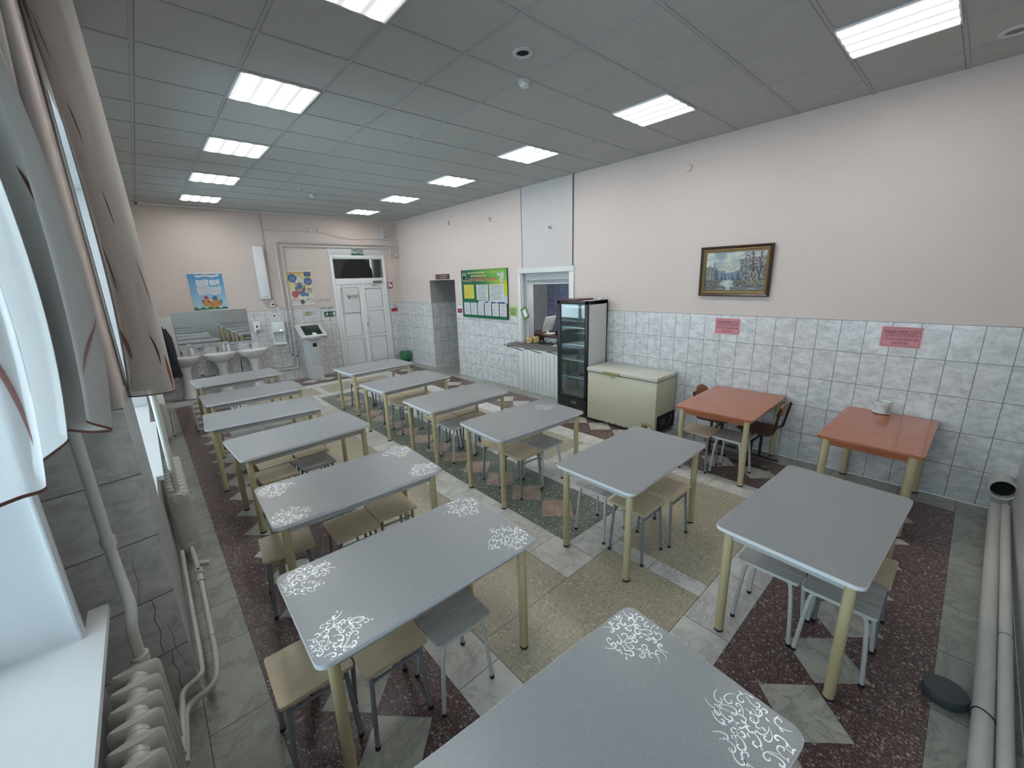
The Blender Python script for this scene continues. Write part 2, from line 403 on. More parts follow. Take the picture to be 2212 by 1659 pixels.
def text(txt, size, mat, parent, mat4, name='lettering', depth=.0006, align='CENTER', sx=1.0, bold=0.0, label=None):
    cu = bpy.data.curves.new(name, 'FONT'); cu.body = txt; cu.size = size; cu.align_x = align; cu.align_y = 'CENTER'; cu.extrude = depth; cu.offset = bold
    tmp = bpy.data.objects.new(name, cu); COL.objects.link(tmp)
    dg = bpy.context.evaluated_depsgraph_get(); dg.update()
    me = bpy.data.meshes.new_from_object(tmp.evaluated_get(dg)); bpy.data.objects.remove(tmp)
    bm = bmesh.new()                                  # heavier strokes: the letters laid over themselves, a hair apart
    for dx, dy, dz in ((-.013, 0, 0), (.013, 0, .0001), (0, .010, .0002), (0, -.010, .0003)):
        me.transform(Matrix.Translation((dx * size, dy * size, dz))); bm.from_mesh(me); me.transform(Matrix.Translation((-dx * size, -dy * size, -dz)))
    bm.to_mesh(me); bm.free()
    me.transform(mat4 @ Matrix.Diagonal((sx, 1, 1, 1))); me.materials.clear(); me.materials.append(mat)
    o = bpy.data.objects.new(name, me); COL.objects.link(o); o.parent = parent
    if label: o['label'] = label
    return o
def basis(o, ex, ey, ez):
    m4 = Matrix.Identity(4)
    for i in range(3): m4[i][0] = ex[i]; m4[i][1] = ey[i]; m4[i][2] = ez[i]; m4[i][3] = o[i]
    return m4
def RW(y, z, d=0.0): return basis((XR - d, y, z), (0, -1, 0), (0, 0, 1), (-1, 0, 0))   # sheet on the hatch wall: local x runs to the camera's right
def FW(x, z, d=0.0): return basis((x, YF - d, z), (1, 0, 0), (0, 0, 1), (0, -1, 0))     # sheet on the far wall

def canvas(name, w, h, nx, ny, fn, mat, m4, parent, thick=.004, label=None):
    """a flat printed or painted sheet: fn(u, v) gives the colour, u to the right, v up"""
    bm = bmesh.new(); lay = bm.verts.layers.float_color.new('paint'); g = []
    for j in range(ny + 1):
        row = []
        for i in range(nx + 1):
            u, v = i / nx, j / ny; q = bm.verts.new(m4 @ Vector(((u - .5) * w, (v - .5) * h, thick)))
            c = fn(u, v); q[lay] = (c[0], c[1], c[2], 1); row.append(q)
        g.append(row)
    for j in range(ny):
        for i in range(nx): bm.faces.new((g[j][i], g[j][i + 1], g[j + 1][i + 1], g[j + 1][i]))
    edge = [g[0][0], g[0][nx], g[ny][nx], g[ny][0]]; n = (m4.to_3x3() @ Vector((0, 0, 1))).normalized() * thick
    back = [bm.verts.new(v.co - n) for v in edge]
    for v, e in zip(back, edge): v[lay] = e[lay]
    bm.faces.new(list(reversed(back)))
    for i in range(4): bm.faces.new((edge[i], back[i], back[(i + 1) % 4], edge[(i + 1) % 4]))
    me = bpy.data.meshes.new(name); bm.to_mesh(me); bm.free(); me.materials.append(mat)
    o = bpy.data.objects.new(name, me); COL.objects.link(o); o.parent = parent
    if label: o['label'] = label
    return o

# ================================================================== THE ROOM
def floor():
    b = B(); bm = b.bm; lay = bm.verts.layers.float_color.new('slab')
    def quad(x0, y0, x1, y1, mat, z): return poly([(x0, y0), (x1, y0), (x1, y1), (x0, y1)], mat, z)
    def poly(pts, mat, z):
        c = (random.random(), random.random(), random.random(), 1)
        vs = [bm.verts.new((x, y, z)) for x, y in pts]
        for v in vs: v[lay] = c
        f = bm.faces.new(vs); f.material_index = b.mi(mat)
    Z = 0.0; e = .0005; g = .0018
    quad(-1.3, YN - .3, 7.6, YF + .3, M['grout'], -e * 3)
    def band(x0, y0, x1, y1, mat, along, lens, z=-e):
        p0, p1 = (x0, x1) if along == 'x' else (y0, y1); p = p0
        while p < p1 - .01:
            q = min(p + random.choice(lens), p1)
            if p1 - q < .12: q = p1
            if along == 'x': quad(p + g, y0 + g, q - g, y1 - g, mat, z)
            else: quad(x0 + g, p + g, x1 - g, q - g, mat, z)
            p = q
    fx0, fx1, fy0, fy1 = -.15, 4.94, -2.35, 8.42          # maroon frame, outer
    ix0, ix1, iy0, iy1 = .63, 4.16, -1.50, 7.63           # maroon frame, inner
    band(-.43, YN, fx0, YF, M['m_grey'], 'y', [.42, .5, .62]); band(-1.0, YN, -.43, .45, M['m_grey'], 'y', [.53, .6])
    band(fx1, fy0, XR + .02, YF, M['m_grey'], 'y', [.4, .55, .62]); band(fx0, YN, XR + .02, fy0, M['m_grey'], 'x', [.4, .6, .5]); band(fx0, fy1, fx1, YF, M['m_grey'], 'x', [.4, .6])
    band(XR + .02, 5.9, 7.4, 7.2, M['m_grey'], 'x', [.5, .4])
    for q in ((fx0, fy0, fx1, iy0), (fx0, iy1, fx1, fy1), (fx0, iy0, ix0, iy1), (ix1, iy0, fx1, iy1)): quad(*q, M['maroon'], -e)
    def dia(cx, cy, r, mat): poly([(cx + r, cy), (cx, cy + r), (cx - r, cy), (cx, cy - r)], mat, 0)
    s = .433
    for k in range(-3, 20): dia(.24, -.2 + s * k, .207, M['m_dia'])
    for k in range(0, 7): dia(1.86 + .432 * k - .86 + .86, -1.92, .207, M['m_dia'])
    for k in range(1, 3): dia(1.86 - .432 * k, -1.92, .207, M['m_dia'])
    for k in range(0, 22): dia(4.55, -1.26 + s * k, .207, M['m_dia'])
    for k in range(0, 8): dia(.78 + .40 * k + .0, 8.03, .2, M['m_dia'])
    w = .29
    band(ix0, iy0, ix1, iy0 + w, M['m_white'], 'x', [.42, .55, .62, .35]); band(ix0, iy1 - w, ix1, iy1, M['m_white'], 'x', [.5, .6])
    band(ix0, iy0 + w, ix0 + w, iy1 - w, M['m_white'], 'y', [.45, .6, .5]); band(ix1 - w, iy0 + w, ix1, iy1 - w, M['m_white'], 'y', [.5, .65, .4])
    jx0, jx1, jy0, jy1 = ix0 + w, ix1 - w, iy0 + w, iy1 - w
    gx0, gx1, gy0, gy1 = 2.06, 2.80, -.17, 6.32
    quad(gx0, gy0, gx1, gy1, M['green'], -e)
    k = .69 - .433 * 1
    while k < 6.1: dia(2.40, k, .207, M['m_pink']); k += .433
    bw = .33
    band(gx0 - bw, gy0 - .28, gx0, gy1 + .28, M['m_white'], 'y', [.5, .6, .42]); band(gx1, gy0 - .28, gx1 + bw, gy1 + .28, M['m_white'], 'y', [.45, .6])
    band(gx0, gy0 - .28, gx1, gy0, M['m_white'], 'x', [.37]); band(gx0, gy1, gx1, gy1 + .28, M['m_white'], 'x', [.37])
    yl = gy0 - .28; yh = gy1 + .28
    for (a, c) in ((jx0, gx0 - bw), (gx1 + bw, jx1)):
        y = yl; n = 0
        while y < yh - .05:
            q = min(y + 1.55, yh)
            quad(a + g, y + g, c - g, q - g - .0, M['beige'], -e)
            if q < yh: band(a, q - .15, c, q, M['m_white'], 'x', [.4], 0)
            y = q
    quad(jx0 + g, jy0 + g, 2.25, yl - g, M['beige'], -e); quad(2.40, jy0 + g, jx1, yl - g, M['beige'], -e); band(2.25, jy0, 2.40, yl, M['m_white'], 'y', [.4, .5])
    quad(jx0 + g, yh + g, 2.2, jy1, M['beige'], -e); quad(2.36, yh + g, jx1, jy1, M['beige'], -e); band(2.2, yh, 2.36, jy1, M['m_white'], 'y', [.5])
    o = b.build('floor', kind='structure', recalc=False)
floor()

def ceiling():
    b = B(); z = H
    b.face([(-1.2, YN, z), (-1.2, YF, z), (XR + .05, YF, z), (XR + .05, YN, z)], M['ceil'])
    hw = .012
    x = -1.2
    while x < XR:
        b.box((x - hw, YN, z - .005), (x + hw, YF, z - .0002), M['tbar'])
        b.box((x + hw, YN, z - .0022), (x + hw + .004, YF, z - .0002), M['seam'])
        x += .6
    y = -2.4
    while y < YF:
        b.box((-1.2, y - hw, z - .0045), (XR, y + hw, z - .0003), M['tbar'])
        b.box((-1.2, y + hw, z - .0022), (XR, y + hw + .004, z - .0003), M['seam'])
        y += .6
    b.box((-1.2, YN, z + .02), (XR + .3, YF + .3, z + .1), M['plaster'])
    b.build('ceiling', kind='structure', recalc=False)
ceiling()

def wall(name, P, n, u0, u1, holes, mats, depth, zt=1.67, z1=H, lip=True, reveal=None):
    """P(u, z, d): point; d is the distance behind the face. holes: (u0, u1, z0, z1)"""
    b = B(); us = sorted({u0, u1} | {h[i] for h in holes for i in (0, 1)}); zs = sorted({0.0, zt, z1} | {h[i] for h in holes for i in (2, 3)})
    def inside(u, z): return any(h[0] < u < h[1] and h[2] < z < h[3] for h in holes)
    for i in range(len(us) - 1):
        for j in range(len(zs) - 1):
            a, c, p, q = us[i], us[i + 1], zs[j], zs[j + 1]
            if inside((a + c) / 2, (p + q) / 2): continue
            tl = (p + q) / 2 < zt
            d = 0.0 if tl else .006
            b.face([P(a, p, d), P(c, p, d), P(c, q, d), P(a, q, d)], mats[0] if tl else mats[1])
            if lip and tl and abs(q - zt) < 1e-6: b.face([P(a, q, 0), P(c, q, 0), P(c, q, .006), P(a, q, .006)], M['pvc_dim'])
    for h in holes:
        rm = reveal or mats[1]
        for (a, c, p, q) in ((h[0], h[0], h[2], h[3]), (h[1], h[1], h[2], h[3])):
            zz = sorted({p, q} | ({zt} if p < zt < q else set()))
            for k in range(len(zz) - 1): b.face([P(a, zz[k], 0), P(a, zz[k + 1], 0), P(a, zz[k + 1], depth), P(a, zz[k], depth)], rm)
        b.face([P(h[0], h[3], 0), P(h[1], h[3], 0), P(h[1], h[3], depth), P(h[0], h[3], depth)], rm)
        if h[2] > 0: b.face([P(h[0], h[2], 0), P(h[1], h[2], 0), P(h[1], h[2], depth), P(h[0], h[2], depth)], rm)
    # the back of the wall
    b.face([P(u0, 0, depth + .004), P(u0, z1, depth + .004), P(u0, z1, 0), P(u0, 0, 0)], mats[1]); b.face([P(u1, 0, depth + .004), P(u1, z1, depth + .004), P(u1, z1, 0), P(u1, 0, 0)], mats[1])
    return b.build(name, kind='structure', recalc=False)
# right wall with the serving hatch and the passage
wall('wall_right', lambda u, z, d: (XR + d, u, z), None, YN, YF, [(2.51, 3.71, .94, 2.29), (5.96, 7.06, 0, 2.22)], (M['tile_y'], M['paint']), .30)
wall('wall_far', lambda u, z, d: (u, YF + d, z), None, XW - .4, XR, [(3.42, 4.79, 0, 2.87)], (M['tile_x'], M['paint']), .25)
wall('wall_near', lambda u, z, d: (u, YN - d, z), None, -1.2, XR + .02, [], (M['plaster_l'], M['paint']), .2)
# window wall: beside the camera, the pier, and beyond the pier
W1 = (-2.55, .02, .83, 3.25); W2 = (1.30, 4.3, .83, 3.25); W3 = (5.3, 7.6, .83, 3.25)
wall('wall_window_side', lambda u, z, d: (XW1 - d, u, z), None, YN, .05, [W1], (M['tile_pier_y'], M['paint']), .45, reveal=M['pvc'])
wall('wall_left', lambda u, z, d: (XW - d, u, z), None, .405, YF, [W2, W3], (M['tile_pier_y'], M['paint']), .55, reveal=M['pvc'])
def pier():
    b = B()
    A_ = (XW, .405); C_ = (-.98, .33)
    b.face([(*C_, 0), (*A_, 0), (*A_, 1.67), (*C_, 1.67)], M['tile_pier'])
    b.face([(*C_, 1.67), (*A_, 1.67), (*A_, H), (*C_, H)], M['paint'])
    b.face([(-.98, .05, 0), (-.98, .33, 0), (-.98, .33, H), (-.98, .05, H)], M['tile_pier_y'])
    b.face([(-1.2, .05, 0), (XW1, .05, 0), (XW1, .05, H), (-1.2, .05, H)], M['tile_pier_y'])
    # cracks in the old tiles
    def crack(pts, w):
        for i in range(len(pts) - 1):
            (x0, z0), (x1, z1) = pts[i], pts[i + 1]; y = lambda x: .405 + (x - XW) * (.405 - .33) / (XW + .98) - .0012
            b.face([(x0 - w, y(x0 - w), z0), (x0 + w, y(x0 + w), z0), (x1 + w, y(x1 + w), z1), (x1 - w, y(x1 - w), z1)], M['seam'])
    crack([(-.545, .93), (-.55, .85), (-.545, .80), (-.555, .74), (-.565, .67)], .0008)
    crack([(-.52, .665), (-.515, .61), (-.53, .55), (-.52, .47), (-.535, .40), (-.53, .334)], .0013)
    crack([(-.50, .33), (-.51, .26), (-.495, .19), (-.505, .13), (-.50, .05)], .0013)
    crack([(-.49, .50), (-.48, .42), (-.485, .33), (-.47, .27), (-.46, .2)], .0008)
    b.build('wall_pier', kind='structure', recalc=False)
pier()
# the wall strip over the hatch, framed by two dark seams
b = B(); b.box((XR - .008, 2.448, 2.388), (XR + .004, 3.655, H), M['paint_white'])
b.box((XR - .012, 2.437, 2.388), (XR + .002, 2.447, H), M['seam']); b.box((XR - .012, 3.652, 2.388), (XR + .002, 3.662, H), M['seam'])
b.build('trim_1', kind='structure')

def window(n, y0, y1, z0, z1, x, sash):
    o = thing('window_%d' % n, None, None, (0, 0, 0)); o['kind'] = 'structure'
    f = B(); w = .06
    for a in ((y0, y0 + w, z0, z1), (y1 - w, y1, z0, z1), (y0, y1, z0, z0 + w), (y0, y1, z1 - w, z1)): f.box((x - .03, a[0], a[2]), (x + .03, a[1], a[3]), M['pvc'], .004)
    for s in sash: f.box((x - .028, s - .05, z0), (x + .028, s + .05, z1), M['pvc'], .004)
    f.build('window_frame', o)
    g = B(); g.box((x - .004, y0 + w, z0 + w), (x + .004, y1 - w, z1 - w), M['glass']); g.build('pane', o)
    portal(x - .06, y0, y1, z0, z1)
window(1, *W1[:2], W1[2], W1[3], XW1 - .40, [-1.3]); window(2, W2[0], W2[1], W2[2], W2[3], XW - .5, [3.0]); window(3, W3[0], W3[1], W3[2], W3[3], XW - .5, [6.4])
# sills
def sill(pts, z, label):
    b = B(); n = len(pts); vt = [(x, y, z) for x, y in pts]; b.prism([(x, y, z - .035) for x, y in pts], (0, 0, .035), M['pvc'])
    return b.build('window_sill', None, label, 'window sill')
sill([(-1.08, -2.55), (-.635, -2.55), (-.635, .19), (-.70, .19), (-.70, .02), (-1.08, .02)], .855, 'white plastic window sill beside the camera, above the nearest radiator')
sill([(-.9, 1.31), (XW, 1.31), (XW, 1.68), (-.388, 1.68), (-.388, 3.42), (XW, 3.42), (XW, 4.29), (-.9, 4.29)], .855, 'white window sill beyond the cracked tile pier, above the second radiator')
# bright reveal trim at the corner of window 1
b = B(); b.box((-.715, -.006, .856), (-.70, .034, 3.25), M['pvc'], .003); b.box((-.705, .0, .856), (-.695, .04, 3.2), M['pvc'], .002)
b.build('trim_2', kind='structure')

# door in the far wall
def door():
    o = thing('door_1', None, None); o['kind'] = 'structure'
    f = B(); y = YF + .02
    f.box((3.385, y - .05, 0), (3.455, y + .04, 2.90), M['pvc'], .004); f.box((4.735, y - .05, 0), (4.805, y + .04, 2.90), M['pvc'], .004)
    f.box((3.456, y - .049, 2.83), (4.734, y + .04, 2.90), M['pvc'], .002); f.box((3.456, y - .049, 2.185), (4.734, y + .04, 2.31), M['pvc'], .002)
    f.box((3.36, YF - .012, 2.90), (4.83, YF + .01, 3.06), M['pvc_dim'], .003)
    f.box((3.455, y - .03, 2.31), (4.735, y, 2.335), M['pvc']); f.box((3.455, y - .03, 2.805), (4.735, y, 2.83), M['pvc'])
    f.build('door_frame', o)
    g = B(); g.box((3.455, y - .012, 2.335), (4.735, y - .004, 2.81), M['glass_t']); g.build('transom_pane', o)
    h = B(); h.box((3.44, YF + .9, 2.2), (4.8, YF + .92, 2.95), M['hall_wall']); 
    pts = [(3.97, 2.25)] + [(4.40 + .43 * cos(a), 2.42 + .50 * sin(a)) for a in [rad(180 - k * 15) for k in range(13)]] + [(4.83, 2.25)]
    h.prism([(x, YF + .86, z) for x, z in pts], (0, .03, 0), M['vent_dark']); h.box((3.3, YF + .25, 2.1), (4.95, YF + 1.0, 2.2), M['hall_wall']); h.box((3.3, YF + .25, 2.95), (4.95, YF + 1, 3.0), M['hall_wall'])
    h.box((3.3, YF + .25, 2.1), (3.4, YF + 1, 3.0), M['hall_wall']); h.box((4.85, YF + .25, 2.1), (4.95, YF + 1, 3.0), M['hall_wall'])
    h.build('hall_beyond', o)
    for (x0, x1, side) in ((3.46, 4.09, 'l'), (4.10, 4.73, 'r')):
        d = B(); yy = y - .035
        for (p, q) in ((0.02, .14), (.80, .87), (1.50, 1.57), (2.07, 2.18)): d.box((x0 + .086, yy + .001, p), (x1 - .086, yy + .049, q), M['pvc'], 0)
        d.box((x0, yy, .02), (x0 + .085, yy + .05, 2.18), M['pvc'], .003); d.box((x1 - .085, yy, .02), (x1, yy + .05, 2.18), M['pvc'], .003)
        for (p, q) in ((.14, .80), (.87, 1.50), (1.57, 2.07)):
            d.box((x0 + .085, yy + .018, p), (x1 - .085, yy + .03, q), M['pvc'])
            for (a, c, e, k) in ((x0 + .085, x0 + .09, p, q), (x1 - .09, x1 - .085, p, q), (x0 + .085, x1 - .085, p, p + .005), (x0 + .085, x1 - .085, q - .005, q)): d.box((a, yy + .008, e), (c, yy + .02, k), M['seam'])
        leaf = d.build('door_leaf', o)
        if side == 'r':
            t = B(); hx = x0 + .05
            t.tube([(hx, yy, 1.34), (hx, yy - .05, 1.34), (hx + .10, yy - .07, 1.34), (hx + .13, yy - .07, 1.30), (hx + .13, yy - .07, 1.02), (hx + .10, yy - .07, .98), (hx, yy - .05, .98), (hx, yy, .98)], .012, M['pvc'], 8)
            t.build('door_handle', leaf)
            t = B(); t.box((hx - .012, yy - .008, 1.10), (hx + .012, yy, 1.17), M['steel'], .003); t.build('keyhole_plate', leaf)
            t = B(); t.box((4.42, yy - .045, 2.20), (4.66, yy + .01, 2.26), M['steel'], .006); t.box((4.40, yy - .03, 2.13), (4.50, yy, 2.145), M['steel']); t.build('door_closer', o)
door()

# serving hatch surround
def hatch():
    b = B(); x = XR - .02
    b.box((x, 3.715, .945), (XR + .01, 3.80, 2.288), M['white_paint'], .003); b.box((x, 2.41, .945), (XR + .01, 2.505, 2.288), M['white_paint'], .003);
    b.box((x, 2.41, 2.29), (XR + .01, 3.80, 2.385), M['white_paint'], .003)
    b.box((XR, 3.69, .94), (XR + .3, 3.712, 2.29), M['pvc_dim'], .002); b.box((XR + .1, 3.64, .94), (XR + .14, 3.69, 2.29), M['pvc_dim'], .004); b.box((XR, 2.508, .94), (XR + .3, 2.53, 2.29), M['pvc_dim'])
    b.build('trim_3', kind='structure')
    s = thing('roller_shutter', 'grey roller shutter rolled up at the top of the serving hatch', 'shutter', (XR + .12, 3.1, 2.10))
    q = B(); q.box((-.05, -.58, .06), (.12, .58, .19), M['apron'], .01); q.build('shutter_box', s)
    q = B()
    for k in range(4): q.box((.0, -.58, .0 + k * .018), (.012, .58, .016 + k * .018), M['apron'], .004)
    q.box((-.01, -.58, -.015), (.022, .58, .004), M['pvc_dim'], .003); q.build('slats', s)
    # ribbed white boards under the hatch
    b = B(); b.box((XR - .012, 2.2, .0), (XR + .002, 3.80, .935), M['white_paint'])
    y = 2.26
    while y < 3.7: b.box((XR - .022, y + .004, .02), (XR - .010, y + .092, .93), M['white_paint'], .004); y += .1
    b.box((XR - .03, 3.70, .0), (XR, 3.80, .93), M['white_paint'], .003)
    b.build('trim_4', kind='structure')
    # kitchen room behind
    X0, X1, Y0, Y1 = XR + .304, XR + 2.3, 1.2, 5.2
    def shell(name, faces):
        b = B()
        for pts, mt in faces: b.face(pts, mt)
        b.build(name, kind='structure', recalc=False)
    shell('floor_kitchen', [([(X0, Y0, .001), (X1, Y0, .001), (X1, Y1, .001), (X0, Y1, .001)], M['plaster'])]); shell('ceiling_kitchen', [([(X0, Y0, 2.9), (X1, Y0, 2.9), (X1, Y1, 2.9), (X0, Y1, 2.9)], M['plaster'])])
    shell('wall_kitchen_back', [([(X1, Y0, 0), (X1, Y1, 0), (X1, Y1, 2.9), (X1, Y0, 2.9)], M['tile_blue'])]); shell('wall_kitchen_right', [([(X0, Y0, 0), (X1, Y0, 0), (X1, Y0, 2.9), (X0, Y0, 2.9)], M['plaster'])])
    shell('wall_kitchen_left', [([(X0, Y1, 0), (X1, Y1, 0), (X1, Y1, 2.9), (X0, Y1, 2.9)], M['plaster'])])
    shell('wall_kitchen_front', [([(X0, Y0, 0), (X0, 2.5, 0), (X0, 2.5, 2.9), (X0, Y0, 2.9)], M['plaster']), ([(X0, 3.72, 0), (X0, Y1, 0), (X0, Y1, 2.9), (X0, 3.72, 2.9)], M['plaster'])])
    # passage behind the doorway
    b = B(); X1 = XR + 1.9; y0, y1 = 5.96, 7.06
    for yy in (y0, y1):
        b.face([(XR + .25, yy, 0), (X1, yy, 0), (X1, yy, 1.67), (XR + .25, yy, 1.67)], M['tile_x']); b.face([(XR + .25, yy, 1.67), (X1, yy, 1.67), (X1, yy, 2.22), (XR + .25, yy, 2.22)], M['plaster'])
    b.face([(XR, y1 - .001, 0), (XR + .3, y1 - .001, 0), (XR + .3, y1 - .001, 1.67), (XR, y1 - .001, 1.67)], M['tile_x']); b.face([(XR + .002, y1 - .001, 1.67), (XR + .3, y1 - .001, 1.67), (XR + .3, y1 - .001, 2.22), (XR + .002, y1 - .001, 2.22)], M['plaster'])
    b.face([(X1, y0, 0), (X1, y1, 0), (X1, y1, 2.22), (X1, y0, 2.22)], M['plaster']); b.face([(XR + .25, y0, 2.22), (X1, y0, 2.22), (X1, y1, 2.22), (XR + .25, y1, 2.22)], M['plaster'])
    b.build('wall_passage', kind='structure', recalc=False)
hatch()

# ================================================================== CEILING LAMPS
def lamp_proto():
    o = thing('ceiling_light', 'x', 'ceiling light')
    f = B(); w = .2965
    for (a, c) in (((-w, -w), (w, -w + .012)), ((-w, w - .012), (w, w)), ((-w, -w), (-w + .012, w)), ((w - .012, -w), (w, w))): f.box((a[0], a[1], -.014), (c[0], c[1], .0), M['pvc'], .001)
    f.build('frame', o)
    d = B(); d.box((-.284, -.284, -.016), (.284, .284, -.001), M['lamp'], .004); d.build('diffuser', o)
    return o
lp = lamp_proto(); used = [0]
def lamp(x, y, lab):
    o = lp if not used[0] else dup(lp); used[0] = 1
    o.location = (x, y, H - .001); o['label'] = lab; o['group'] = 'square recessed ceiling lights'
for i, (r, lab) in enumerate(zip((-3, 0, 3, 6, 9, 12), ('x', 'square ceiling light of the window-side row, cut by the upper edge of the photo', 'glowing square ceiling light, largest fully seen one of the window-side row',
        'glowing square ceiling light of the window-side row, third from the sinks', 'glowing square ceiling light of the window-side row, second from the sinks', 'glowing square ceiling light nearest the blue poster and sinks'))):
    if i: lamp(.9, r * .6 + .3, lab)
for r, lab in zip((-3, 0, 3, 6, 9, 12), ('large glowing ceiling light nearest the upper right corner', 'glowing ceiling light above and before the landscape painting, four bright tubes', 'glowing ceiling light before the panel strip over the serving hatch',
        'glowing ceiling light of the hatch-side row, third from the far door', 'glowing ceiling light of the hatch-side row, second from the far door', 'smallest glowing ceiling light, nearest the far double door')):
    lamp(3.9, r * .6 + .3, lab)
def ceil_ring(x, y, lab, dark=True, r=.075):
    o = thing('ceiling_vent', lab, 'ceiling vent', (x, y, H))
    b = B(); b.lathe([(r * .62, -.002), (r * .66, -.012), (r, -.008), (r * 1.02, -.001)], (0, 0, 0), M['pvc_dim'], 32); b.build('ring', o)
    b = B(); b.lathe([(r * .63, -.003), (.001, -.0025)], (0, 0, 0), M['vent_dark'] if dark else M['steel'], 24); b.build('opening', o)
def smoke(x, y, lab):
    o = thing('smoke_detector', lab, 'smoke detector', (x, y, H))
    b = B(); b.lathe([(.052, 0), (.052, -.014), (.045, -.018)], (0, 0, 0), M['pvc_dim'], 24); b.build('base', o)
    b = B(); b.lathe([(.04, -.018), (.043, -.03), (.034, -.046), (.001, -.05)], (0, 0, 0), M['pvc'], 24)
    for k in range(6):
        a = k * pi / 3; b.box((.036 * cos(a) - .006, .036 * sin(a) - .006, -.034), (.036 * cos(a) + .006, .036 * sin(a) + .006, -.024), M['blackp'])
    b.build('chamber', o)
ceil_ring(2.12, .32, 'round ceiling vent with black opening, between the two nearest lamps')
smoke(2.43, .63, 'white smoke detector on the ceiling grid next to the near round vent')
ceil_ring(2.13, 5.78, 'small dark round ceiling vent near the far door', r=.07)
smoke(2.41, 6.15, 'white smoke detector on the ceiling far off near the door')
ceil_ring(4.66, -2.04, 'round white ceiling vent at the upper right edge of the photo', dark=False, r=.09)

# ================================================================== TABLES
def scroll_bm(parent, cx, cy, seed):
    """a diamond-shaped cluster of silver scrolls printed on a table corner"""
    rnd = random.Random(seed); b = B(); z = .7552; R = .125
    def ribbon(pts, w0):
        n = len(pts); L = []
        for i, p in enumerate(pts):
            d = pts[min(i + 1, n - 1)] - pts[max(i - 1, 0)]
            if d.length < 1e-7: continue
            d.normalize(); nn = Vector((-d.y, d.x)); w = w0 * (.25 + sin(pi * min(1, (i + .6) / n)) ** .7)
            L.append((p + nn * w, p - nn * w))
        for (a, c), (e, f) in zip(L, L[1:]):
            if max(abs(q.x - cx0) for q in (a, c, e, f)) > 9: continue
            if all(abs(q.x) < .594 and abs(q.y) < .344 for q in (a, c, e, f)):
                b.face([(a.x, a.y, z), (c.x, c.y, z), (f.x, f.y, z), (e.x, e.y, z)], M['silver'])
    cx0 = cx
    spots = []; tries = 0
    while len(spots) < 34 and tries < 3000:
        tries += 1; u, v = rnd.uniform(-R, R), rnd.uniform(-R, R)
        if abs(u) + abs(v) > R * 1.15: continue
        if all((u - p) ** 2 + (v - q) ** 2 > .024 ** 2 for p, q in spots): spots.append((u, v))
    for (u, v) in spots:
        r0 = rnd.uniform(.010, .019); a0 = rnd.uniform(0, 2 * pi); s = rnd.choice((-1, 1)); c = Vector((cx + u, cy + v)); pts = []
        for k in range(19):
            f = k / 18; r = r0 * (1 - .82 * f); a = a0 + s * f * rnd.choice((1, 1)) * 4.9; pts.append(c + Vector((cos(a), sin(a))) * r)
        tail = pts[0] + (pts[0] - pts[1]).normalized() * .0
        d0 = (pts[0] - pts[1]).normalized(); pre = [pts[0] + d0 * (.008 * j) + Vector((-d0.y, d0.x)) * s * (-.0012 * j * j) for j in (4, 3, 2, 1)]
        ribbon(pre + pts, .0017 if rnd.random() < .6 else .0024)
        if rnd.random() < .6:
            a = rnd.uniform(0, 2 * pi); e = c + Vector((cos(a), sin(a))) * .020
            ribbon([e + Vector((cos(a + .25 * j), sin(a + .25 * j))) * .005 * j for j in range(4)], .0020)
    return b.build('scroll_ornament', parent, recalc=False)
def table_proto(name, w, d, top, edge, apron, leg, r, lx, ly, th=.022, rc=.045):
    o = thing(name, 'x', 'table'); h = .755
    b = B(); b.slab(rrect(w - .003, d - .003, rc), h - .0008, h, top, top); b.slab(rrect(w, d, rc + .001), h - th, h - .0009, edge, edge); b.slab(rrect(w - .0, d - .0, rc), h - th, h - .0008, edge, edge) if False else None
    b.build('tabletop', o)
    b = B(); ax, ay, hh = lx, ly, .065
    for (a, c) in (((-ax, ay - .009), (ax, ay + .009)), ((-ax, -ay - .009), (ax, -ay + .009)), ((-ax - .009, -ay), (-ax + .009, ay)), ((ax - .009, -ay), (ax + .009, ay))):
        b.box((a[0], a[1], h - th - hh), (c[0], c[1], h - th), apron, .002)
    b.build('apron', o)
    for sx in (-1, 1):
        for sy in (-1, 1):
            b = B(); b.lathe([(r, .012), (r, h - th - .001)], (sx * lx, sy * ly, 0), leg, 20); l = b.build('leg', o)
            b = B(); b.lathe([(r * 1.02, 0), (r * 1.02, .014)], (sx * lx, sy * ly, 0), M['black'], 20); b.build('foot_cap', l)
    return o
tp = table_proto('dining_table', 1.2, .7, M['top'], M['top_edge'], M['apron'], M['leg_beige'], .0255, .527, .287)
TG = 'grey laminate dining tables'
TB = {  # centre x, y, angle
 'N': (.482, -1.638, -5.0), 'L1': (.565, -.36, -.7), 'L2': (.675, .80, -1.9), 'L3': (.685, 2.20, 3.4), 'L4': (.60, 3.33, -4.0), 'L5': (.695, 4.50, 1.2), 'L6': (.705, 5.88, 4.0),
 'R1': (2.58, -1.73, -3.1), 'R2': (2.55, -.47, .8), 'R3': (2.565, .89, -2.1), 'R4': (2.55, 2.13, .3), 'R5': (2.535, 3.46, 4.2), 'R6': (2.67, 4.93, 4.5)}
